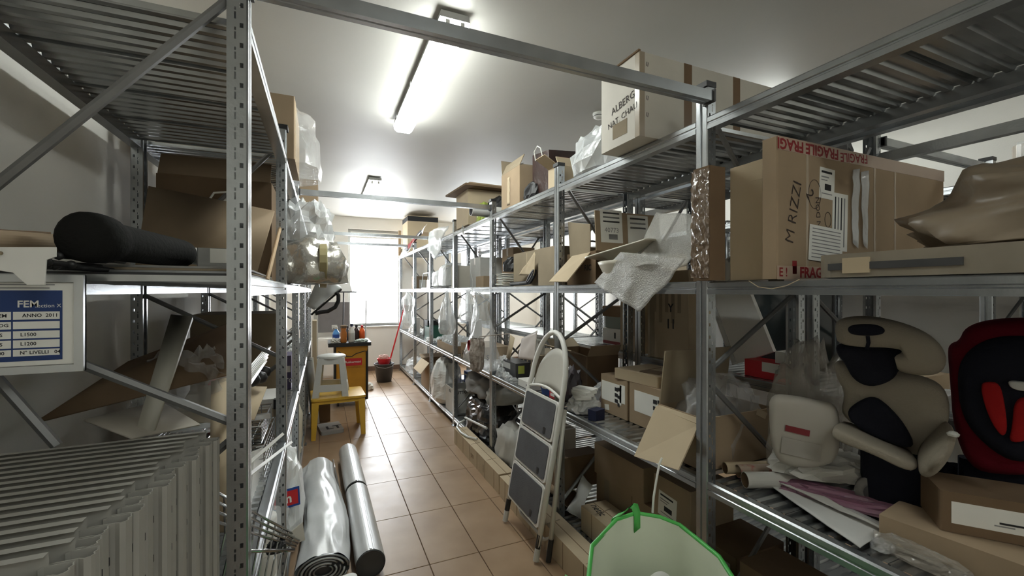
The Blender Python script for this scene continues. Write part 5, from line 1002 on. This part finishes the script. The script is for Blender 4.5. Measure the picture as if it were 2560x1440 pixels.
def wirebox(lb, x0,x1,y0,y1,z,h,rot=None, m=M_WIRE, n=12):
    T = thing('wire_basket', lb, 'wire basket', ((x0+x1)/2,(y0+y1)/2,z), rot=rot); w,d = (x1-x0)/2,(y1-y0)/2
    b = MB()
    for k in range(n+1):
        y = -d+2*d*k/n; b.tube([(-w,y,h),(-w,y,0),(w,y,0),(w,y,h)], .0022, 4)
    for k in range(9):
        x = -w+2*w*k/8; b.tube([(x,-d,h),(x,-d,0),(x,d,0),(x,d,h)], .0022, 4)
    for k in range(1,5): z_ = h*k/5; b.tube([(-w,-d,z_),(w,-d,z_),(w,d,z_),(-w,d,z_)], .0018, 4, closed=True)
    o = b.obj('wire_mesh', m, T); o['kind'] = 'stuff'
    MB().tube([(-w,-d,h),(w,-d,h),(w,d,h),(-w,d,h)], .004, 6, closed=True).obj('top_rim', m, T)
    return T
wirebox('chrome wire basket on the lower shelf beside the near upright', -.60,-.222,2.02,2.455,ZL+.004,.13)
wirebox('second chrome wire basket nested upside down on the first', -.58,-.235,2.05,2.44,ZL+.137,.07)
T = thing('steel_rail', 'flat steel rail lying on the wire baskets', 'rail', (-.38,2.12,ZL+.215), R(12)); MB().box((0,0,.008),(.34,.05,.014)).obj('rail_body', M_ALU, T); MB().box((0,-.026,.012),(.34,.003,.02)).obj('rail_lip', M_ALU, T)
sheet('beige_card', 'beige card sheet slanting over the wire baskets', 'card', [(-.56,2.10,ZL+.24),(-.26,2.06,ZL+.235),(-.25,2.40,ZL+.30),(-.55,2.42,ZL+.33)], M_CARDL, .005)
rs = random.Random(11)
OCC += [(-.85,-.15,y-.09,y+.09) for y in YLs]+[(-.76,-.25,3.14,3.70),(-.64,-.20,2.5,3.16),(-.4,-.2,3.72,4.1)]
for k in range(22):
    s = .10+.07*rs.random(); q = spot(-.56,-.28,2.6,7.3,s)
    if q: PK3.append(smallbag('x', q[0], q[1], (s,s*1.2,s*.7), (M_FILM2,M_FILMW,M_PAPERG)[k % 3], 400+k, grp='packets on the opposite lower shelf'))
name_packets(PK3, YLs, '%s crumpled packet past the %s upright on the lower shelf facing the ladder')
C = carton('purple and white printed packet standing on the opposite lower shelf', -.36, -.23, 3.80, 4.05, ZL, .26, mat('violet_print',(.10,.08,.16),.5)); decal(C, '-y', 0, .1, .12, .05, M_PAPER, 'printed_band'); ftext(C, '-y', .1, -.25, 'OUTO', .05, M_PAPER, 0, .02)
# ------------------------------------------------------------------ left rack, bottom and floor along it
P = [pt(640,1440,X=-.248),pt(598,1440,X=-.252),pt(628,1130,X=-.252),pt(701,1098,X=-.248)]
T = thing('perforated_sheet', 'white perforated steel panel leaning under the lower shelf', 'panel', sum((Vector(p) for p in P), Vector())/4); q = T.location.copy()
MB().plate([p-q for p in P], .012).obj('panel_sheet', M_WHITE, T)
A, B = Vector(P[0]).lerp(P[1], .40), Vector(P[3]).lerp(P[2], .40)
for k in range(26): MB().box(A.lerp(B, .02+.96*k/25)-q+Vector((.0025,0,0)),(.006,.012,.006)).obj('perforation', M_INK, T)
A, B = Vector(P[0]).lerp(P[1], .12), Vector(P[3]).lerp(P[2], .12); MB().tube([A-q+Vector((.004,0,0)),B-q+Vector((.004,0,0))], .006, 6).obj('edge_fold', M_LGREY, T)
for k,(y,z) in enumerate(((1.60,.84),(1.70,.79))):
    a, d = pt(620,1190-30*k,X=-.20), pt(728-22*k,1106-20*k,X=-.13)
    tag(MB().tube([Vector(), d-a], .007, 4).obj('plastic_strip', M_WHITE, None, loc=a), ('upper','lower')[k]+' of two white slats crossing above the perforated panel', 'slat')
# chrome wire shelf with a white corner clip
c = pt(690,1340,Z=.80); T = thing('wire_shelf', 'chrome wire shelf with white corner clips sticking into the aisle below the near upright', 'wire shelf', c)
L0, L1, Q0, Q1 = pt(540,1230,Y=1.36)-c, pt(752,1345,Y=1.50)-c, pt(545,1330,Y=1.34)-c, pt(735,1375,Y=1.44)-c
for k in range(4): MB().tube([L0.lerp(Q0,k/4), L1.lerp(Q1,k/4)], .004, 6).obj('long_wire', M_WIRE, T, True)
b = MB()
for k in range(12): a = L0.lerp(L1,k/12); b.tube([a, Q0.lerp(Q1,k/12), Q0.lerp(Q1,k/12)+Vector((-.02,-.05,-.12))], .0025, 4)
o = b.obj('wire_mesh', M_WIRE, T); o['kind'] = 'stuff'
MB().tube([Q1+Vector((0,0,-.0)), pt(625,1378,Y=1.36)-c, pt(600,1400,Y=1.34)-c], .005, 6).obj('rim_wire', M_WIRE, T, True)
MB().plate([pt(700,1352,Y=1.47)-c, pt(705,1372,Y=1.47)-c, pt(763,1350,Y=1.49)-c, pt(757,1307,Y=1.49)-c], .008).obj('corner_clip', M_OFFW, T)
blob('clip_hook', None, None, pt(690,1360,Y=1.44)-c+Vector((0,0,-.02)), (.05,.04,.03), M_BLACK, 97, .2, parent=T)
# toilet paper
T = thing('paper_roll_pack', 'clear pack of white toilet rolls on the floor under the wire shelf', 'toilet paper', (-.305,2.20,ZB+.152), R(4)); 
for i in range(2):
    for j in range(2):
        for l in range(3):
            r = MB().lathe([(.02,0),(.054,0),(.056,.01),(.056,.09),(.054,.10),(.02,.10)], 16, cap=False).obj('roll', M_PAPER, T, True, loc=(-.06+.118*i,-.06+.118*j,.002+.104*l))
            MB().lathe([(.02,.0),(.02,.1)], 12, cap=False).obj('core', M_CARDG, r); MB().lathe([(.0,.098),(.02,.098)],12,cap=False).obj('core_shadow', M_CARDG, r)
MB().rbox((0,0,.16),(.26,.26,.318),.05,n=4).obj('film', M_FILM, T)
C = carton('low brown carton under the toilet roll pack', -.46, -.20, 2.04, 2.36, ZB, .15, M_CARD)
# tarpaulin roll
T = thing('tarpaulin_roll', 'big roll of silvery grey tarpaulin lying on the floor along the rack', 'roll', (.0,3.32,.001))
def tarp(u, v):
    a = 2*math.pi*(u % 1.0); y = -.78+1.50*v; r = .118*(1+.05*math.sin(3*a+v*4)+.10*ridge((math.cos(a)*1.2,math.sin(a)*1.2,v*3.5),1.5,3)-.04) * (1-.10*v)
    return (-.02*v+.02*math.sin(v*5)+r*1.12*math.cos(a), y, max(.001,.090+r*.80*math.sin(a)))
MB().grid(tarp, 56, 44).obj('rolled_sheet', M_TARP, T, True)
for k in range(5): MB().tube([((.115-.018*k)*1.1*math.cos(a*.26+.3*k), -.782-.004*(k%2), max(.006,.092+(.105-.018*k)*.80*math.sin(a*.26+.3*k))) for a in range(24)], .006, 5).obj('rolled_edge', M_TARP if k % 2 else M_ALUD, T, True)
MB().lathe([(.0,0),(.085,0)], 20, cap=False).obj('end_hollow', M_DGREY, T).matrix_local = Matrix.Translation((0,-.772,.095)) @ Matrix.Rotation(R(90),4,'X')
tag(MB().rbox((0,0,.09),(.20,.26,.18),.03,n=4).obj('grey_tub', M_LGREY, None, loc=(.07,2.18,.001), rz=.15), 'pale grey plastic tub on the floor before the tarpaulin roll', 'tub')
# bags along the rack on the floor
T = thing('carrier_bag', 'white carrier bag with red and blue printed logo slumped under the rack', 'bag', (-.255,3.12,ZB)); 
blob('bag_body', None, None, (0,0,0), (.26,.56,.46), M_FILMW, 501, .2, 1.6, nu=40, nv=20, parent=T)
MB().box((.055,-.268,.27),(.15,.005,.105), rz=R(18), rx=R(-12)).obj('logo_patch', M_BLUE, T); MB().box((.055,-.270,.27),(.13,.006,.08), rz=R(18), rx=R(-12)).obj('logo_patch', M_RED, T)
lettering('m', .07, M_PAPER, T, (.06,-.2745,.27), (R(78),0,R(18)), .03)
blob('clear_film_heap', 'crumpled clear film heap beside the toilet roll pack', 'film', (-.31,2.80,ZB), (.26,.34,.36), M_FILM, 502, .3, 2.0, nu=40, nv=22)
blob('plastic_bag', 'white bag with a red patch under the rack past the carrier bag', 'bag', (-.31,4.02,ZB), (.24,.36,.36), M_FILMW, 503, .25, 1.7)
blob('plastic_bag', 'yellowish white bag slumped under the rack near the yellow table', 'bag', (-.31,4.55,ZB), (.24,.5,.42), mat('ivory_film',(.66,.62,.50),.3), 504, .25, 1.7)
blob('red_cloth', 'red patch of cloth on the slumped bag under the rack', 'cloth', (-.28,4.0,ZB+.37), (.12,.14,.08), M_RED, 505, .2)
C = longbox('long brown carton on the opposite bottom shelf', -.74, -.50, 1.6, 2.4, ZB, .2, M_CARD)
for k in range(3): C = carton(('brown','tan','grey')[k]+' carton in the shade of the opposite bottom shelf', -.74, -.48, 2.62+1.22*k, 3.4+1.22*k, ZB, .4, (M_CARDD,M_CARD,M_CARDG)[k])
# ------------------------------------------------------------------ aisle floor: half round silver cases
def canister(lb, x, y0, y1, rz=0):
    T = thing('silver_canister', lb, 'canister', (x,(y0+y1)/2,.001), rz, group='silver half round canisters'); L = (y1-y0)/2; r = .080
    mx = Matrix.Rotation(R(-90),4,'X')
    ring = [(r*math.cos(R(a)), r+r*math.sin(R(a))) for a in range(0,360,12)]
    b = MB(); b.prism([(p[0],-p[1]) for p in ring], -L, L, mx, caps=False); o = b.obj('shell', mat('satin_aluminium',(.66,.67,.67),.35,.45,var=.03,scale=12), T, True)
    MB().box((0,0,2*r+.001),(.012,2*L-.01,.006)).obj('seam_rib', M_ALUD, T); MB().box((.018,0,2*r-.001),(.004,2*L-.01,.004)).obj('seam_line', M_ALUD, T)
    for s in (-1,1): MB().lathe([(0,0),(r-.002,0),(r-.002,.012),(r-.006,.014)], 28, cap=False).obj('end_cap', M_DGREY, T, False).matrix_local = Matrix.Translation((0,s*(L-.008),r)) @ Matrix.Rotation(R(90 if s < 0 else -90),4,'X')
    return T
canister('nearer silver canister lying on the tiles beside the tarpaulin roll', .238, 2.52, 3.44, R(.6))
canister('further silver canister lying on the tiles behind the first', .222, 3.48, 4.36, R(1.2))
rod('metal_rod', 'thin shiny metal rod lying along the tarpaulin roll', 'rod', [(.115,3.75,.012),(.085,4.40,.012)], .007, M_ALU, 8)
# yellow side table
def softbox(b, c, d, r=.01): b.rbox(c, d, r)
T = thing('plastic_table', 'low yellow plastic table with the grey stool standing on it', 'table', (.15,5.33,.001), R(2))
MB().rbox((0,0,.425),(.56,.50,.025),.03,n=4).obj('tabletop', M_YEL, T); MB().rbox((0,0,.395),(.53,.47,.04),.03,n=4).obj('apron', M_YEL, T)
for sx in (-1,1):
    for sy in (-1,1):
        a, c2, w0, w1 = Vector((sx*.235,sy*.21,.40)), Vector((sx*.255,sy*.225,0)), .036, .022
        MB().hexa([c2+Vector((i*w1,j*w1,0)) for i,j in ((-1,-1),(1,-1),(1,1),(-1,1))]+[a+Vector((i*w0,j*w0,0)) for i,j in ((-1,-1),(1,-1),(1,1),(-1,1))]).obj('leg', M_YEL, T)
# grey stool
T = thing('plastic_stool', 'light grey plastic stool standing on the yellow table', 'stool', (.085,5.30,.4395), R(-4)); Z1 = .44
MB().lathe([(.15,Z1-.03),(.155,Z1-.012),(.14,Z1),(.0,Z1+.004)], 28, cap=False).obj('seat', M_LGREY, T, True)
def sleg(nm, n1, n2):
    """side frame with a window: two legs, upper band and lower rail"""
    pass
for q in range(4):
    rot = Matrix.Rotation(R(90*q),4,'Z')
    def F(s, z): w = .185-.055*z/Z1; return Vector((s*w, -w, z))
    b = MB()
    def bar(p): 
        inn = [Vector((v.x*.93, v.y*.93, v.z)) for v in p]; b.hexa([rot @ v for v in (p[0],p[1],inn[1],inn[0],p[3],p[2],inn[2],inn[3])])
    bar([F(-1,0),F(-.66,0),F(-.62,Z1-.02),F(-1,Z1-.02)]); bar([F(.66,0),F(1,0),F(1,Z1-.02),F(.62,Z1-.02)])
    b.obj('leg', M_LGREY, T)
    b = MB(); bar([F(-.62,Z1*.80),F(.62,Z1*.80),F(.62,Z1-.02),F(-.62,Z1-.02)]); b.obj('upper_band', M_LGREY, T)
    b = MB(); bar([F(-.66,Z1*.14),F(.66,Z1*.14),F(.64,Z1*.30),F(-.64,Z1*.30)]); b.obj('lower_rail', M_LGREY, T)
# floor scale / sign under the table
T = thing('printed_board', 'grey board with dark printed letters lying under the yellow table', 'board', (.075,5.40,.001), R(8)); MB().rbox((0,0,.02),(.24,.34,.04),.02).obj('board', M_MGREY, T); lettering('LT', .16, M_INK, T, (.03,-.05,.0415), (0,0,0), .03)
# janitor cart
T = thing('cleaning_cart', 'janitor cart with an amber yellow bag and black top, beside the window', 'cart', (.36,6.62,.001))
b = MB(); b.hexa([(-.20,-.20,.10),(.20,-.20,.10),(.20,.22,.10),(-.20,.22,.10),(-.215,-.23,.83),(.215,-.23,.83),(.215,.24,.83),(-.215,.24,.83)]); b.obj('vinyl_bag', M_YELV, T)
MB().rbox((-.02,.0,.862),(.56,.56,.05),.03,n=3).obj('tray_top', M_BLACK, T)
MB().tube([(-.17,-.232,.77),(-.06,-.234,.70),(.0,-.234,.69),(.06,-.234,.73),(.17,-.236,.76),(.195,-.234,.76),(.195,-.22,.20)], .006, 6).obj('piping', M_BLACK, T)
MB().rbox((.02,-.226,.615),(.24,.006,.10),.01,rx=R(-2)).obj('logo_panel', M_RED, T); lettering('Rubbermaid', .042, M_PAPER, T, (.02,-.2305,.615), (R(88),0,0), .01); lettering('Commercial Products', .022, M_REDT, T, (.02,-.228,.54), (R(88),0,0))
for x, y in ((-.20,-.22),(-.20,.24),(.20,.24),(.20,-.215)): MB().tube([(x*1.04,y,.08),(x*1.04,y,.84)], .014, 8).obj('cart_post', M_BLACK, T)
for x, y in ((-.17,-.17),(.17,-.17),(-.17,.19),(.17,.19)): MB().lathe([(.012,-.012),(.036,-.012),(.04,0),(.036,.012),(.012,.012)], 16).obj('wheel', M_BLACK, T, True).matrix_local = Matrix.Translation((x,y,.041)) @ Matrix.Rotation(R(90),4,'Y')
MB().box((0,0,.09),(.42,.44,.03)).obj('platform', M_BLACK, T)
MB().tube([(-.27,-.1,.62),(-.38,-.12,.60),(-.42,0,.60),(-.38,.12,.60),(-.27,.1,.62)], .014, 8).obj('handle', M_BLACK, T, True); MB().tube([(-.27,-.1,.70),(-.38,-.12,.68),(-.42,0,.68),(-.38,.12,.68),(-.27,.1,.70)], .014, 8).obj('handle', M_BLACK, T, True)
ZCt = .889
def bottle(lb, u, y, r, h, m, capm, spray=False, label_m=None, neck=.4):
    p = pt(u, 840, Y=y); T = thing('bottle', lb, 'bottle', (p.x, y, ZCt), group='cleaning bottles on the cart')
    MB().lathe([(r*.9,0),(r,.01),(r,h*.55),(r*.8,h*.68),(r*neck,h*.8),(r*neck,h*.84)], 18).obj('body', m, T, True)
    MB().lathe([(r*neck*1.15,h*.84),(r*neck*1.15,h*.97),(r*neck*.8,h)], 14).obj('cap', capm, T)
    if label_m: MB().lathe([(r+.0008,h*.15),(r+.0008,h*.5)], 18, cap=False).obj('label', label_m, T, True)
    if spray: MB().box((-.02,0,h*1.0),(.07,.022,.035)).obj('trigger_head', M_WHITE, T); MB().box((-.04,0,h*.93),(.012,.014,.05), ry=.4).obj('trigger', M_WHITE, T)
    return T
bottle('spray bottle of blue cleaner with white trigger on the cart', 840, 6.50, .045, .22, M_BLUEL, M_WHITE, True, M_BLUE)
bottle('amber orange square bottle with brown cap at the front of the cart', 859, 6.42, .042, .24, M_AMBER, M_CARDD, False, None, .9)
bottle('white detergent bottle with black round printed label on the cart', 879, 6.42, .042, .26, M_WHITE, M_NAVY, False, M_LGREY)
bottle('dark brown bottle standing behind the white detergent bottle', 891, 6.72, .040, .22, M_BROWN, M_BLACK)
bottle('bright orange bottle at the corner of the cart', 905, 6.74, .042, .21, M_ORANGE, M_RED)
bottle('dark small bottle half hidden behind the amber bottle', 868, 6.72, .034, .21, M_DGREY, M_BLACK)
blob('cleaning_rag', 'crumpled pale green cloth lying across the cart top', 'cloth', (.50,6.45,ZCt), (.16,.14,.035), mat('pale_aqua_cloth',(.55,.62,.58),.9), 601, .3, 2, nu=34)
blob('cleaning_rag', 'crumpled grey white cloth at the corner of the cart nearest the stool', 'cloth', (.16,6.46,ZCt), (.12,.16,.06), M_CLOTHW, 602, .3, 2, nu=34)
# back wall: panel, broom handles, dustpan, mop and bucket
struct_y = YB-.02
T = thing('laminate_sheet', 'dark grey laminate panel leaning on the wall beside the window', 'panel', pt(832,832,Y=9.0)); q = T.location.copy(); MB().box((0,.03,.30),(.60,.03,.58)).obj('panel', M_STONE, T)
T = thing('white_cabinet', 'low white cabinet standing under the dark grey panel', 'cabinet', (.12,8.86,.001)); MB().rbox((0,0,.36),(.62,.38,.72),.01).obj('body', M_WHITE, T); [MB().box((s*.155,-.195,.36),(.295,.012,.66)).obj('door', M_WHITE, T) for s in (-1,1)]; [MB().box((s*.03,-.205,.40),(.012,.012,.09)).obj('handle', M_ALU, T) for s in (-1,1)]
T.location.x = .05
T = thing('dustpan', 'long handled dustpan held upright before the wall beside the window', 'dustpan', (.30,7.9,.001)); MB().tube([(.0,0,.25),(.02,0,1.60)], .012, 8).obj('handle', M_DGREY, T); MB().hexa([(-.13,-.03,1.58),(.16,-.03,1.58),(.16,.03,1.58),(-.13,.03,1.58),(-.12,-.02,1.78),(.10,-.02,1.80),(.10,.03,1.80),(-.12,.03,1.78)]).obj('pan', M_WHITE, T); MB().box((.03,-.032,1.585),(.40,.02,.02)).obj('blade', M_DGREY, T); MB().box((0,0,.125),(.05,.05,.25)).obj('base', M_DGREY, T)
rod('broom', 'thin grey broom handle leaning in front of the bright window', 'broom', [(.66,7.95,.02),(.76,8.75,1.42)], .012, M_MGREY, 8)
T = thing('bucket', 'dark grey bucket with a red wringer on the floor under the window', 'bucket', (.99,7.93,.001)); MB().lathe([(.0,.006),(.125,.004),(.165,.30),(.175,.31),(.175,.325),(.16,.325),(.12,.012)], 24, cap=False).obj('pail', M_DGREY, T, True); MB().lathe([(.08,.28),(.12,.40),(.125,.41),(.115,.41),(.075,.30)], 20, cap=False).obj('wringer', M_RED, T, False); MB().tube([(-.17,0,.31),(-.12,-.14,.28),(0,-.18,.26),(.12,-.14,.28),(.17,0,.31)], .005, 6).obj('bail', M_ALUD, T)
blob('cloth_rag', 'pale folded cloth lying on the red wringer', 'cloth', (.98,7.93,.405), (.16,.14,.07), mat('pink_cloth',(.62,.40,.36),.9), 610, .2)
T = thing('mop', 'red handled mop standing in the bucket against the rack', 'mop', (1.09,7.93,.30)); MB().tube([(0,0,.06),(.27,.02,1.06)], .013, 8).obj('handle', M_RED, T); MB().tube([(-.015,0,.0),(.0,0,.08)], [.035,.018], 10).obj('socket', M_BLACK, T)
blob('white_cloth', 'white cloth bundle on the floor between the cart and the bucket', 'cloth', (.66,7.4,.001), (.18,.22,.10), M_CLOTHW, 611, .25)
# things behind the stool against the rack
tubething('grey_hose', 'grey vacuum pipe standing bent beside the rack behind the stool', 'pipe', (-.10,5.60,.16), (-.155,5.62,.78), .04, .004, M_MGREY, M_DGREY)
rod('white_pipe', 'white pipe leaning along the rack behind the grey stool', 'pipe', [(-.06,5.66,.02),(-.13,5.74,.80)], .022, M_LGREY, 10)
T = thing('carton_sheet', 'tall pale flattened carton standing at the rack end behind the stool', 'cardboard', (-.10,6.05,.001)); MB().box((0,0,.62),(.05,.26,1.22)).obj('sheet', M_CARDL, T); MB().box((.027,0,.7),(.003,.25,.02)).obj('fold_line', M_CARDG, T)
T = thing('carton_sheet', 'white edged tall panel standing behind the flattened carton', 'panel', (-.09,6.34,.001)); MB().box((0,0,.68),(.05,.22,1.35)).obj('sheet', M_WHITE, T); MB().box((.026,-.1,.68),(.003,.012,1.33)).obj('edge_strip', M_LGREY, T)
C = carton('brown carton on the floor behind the yellow table legs', -.09, .08, 5.76, 5.89, .001, .35, M_CARDD)
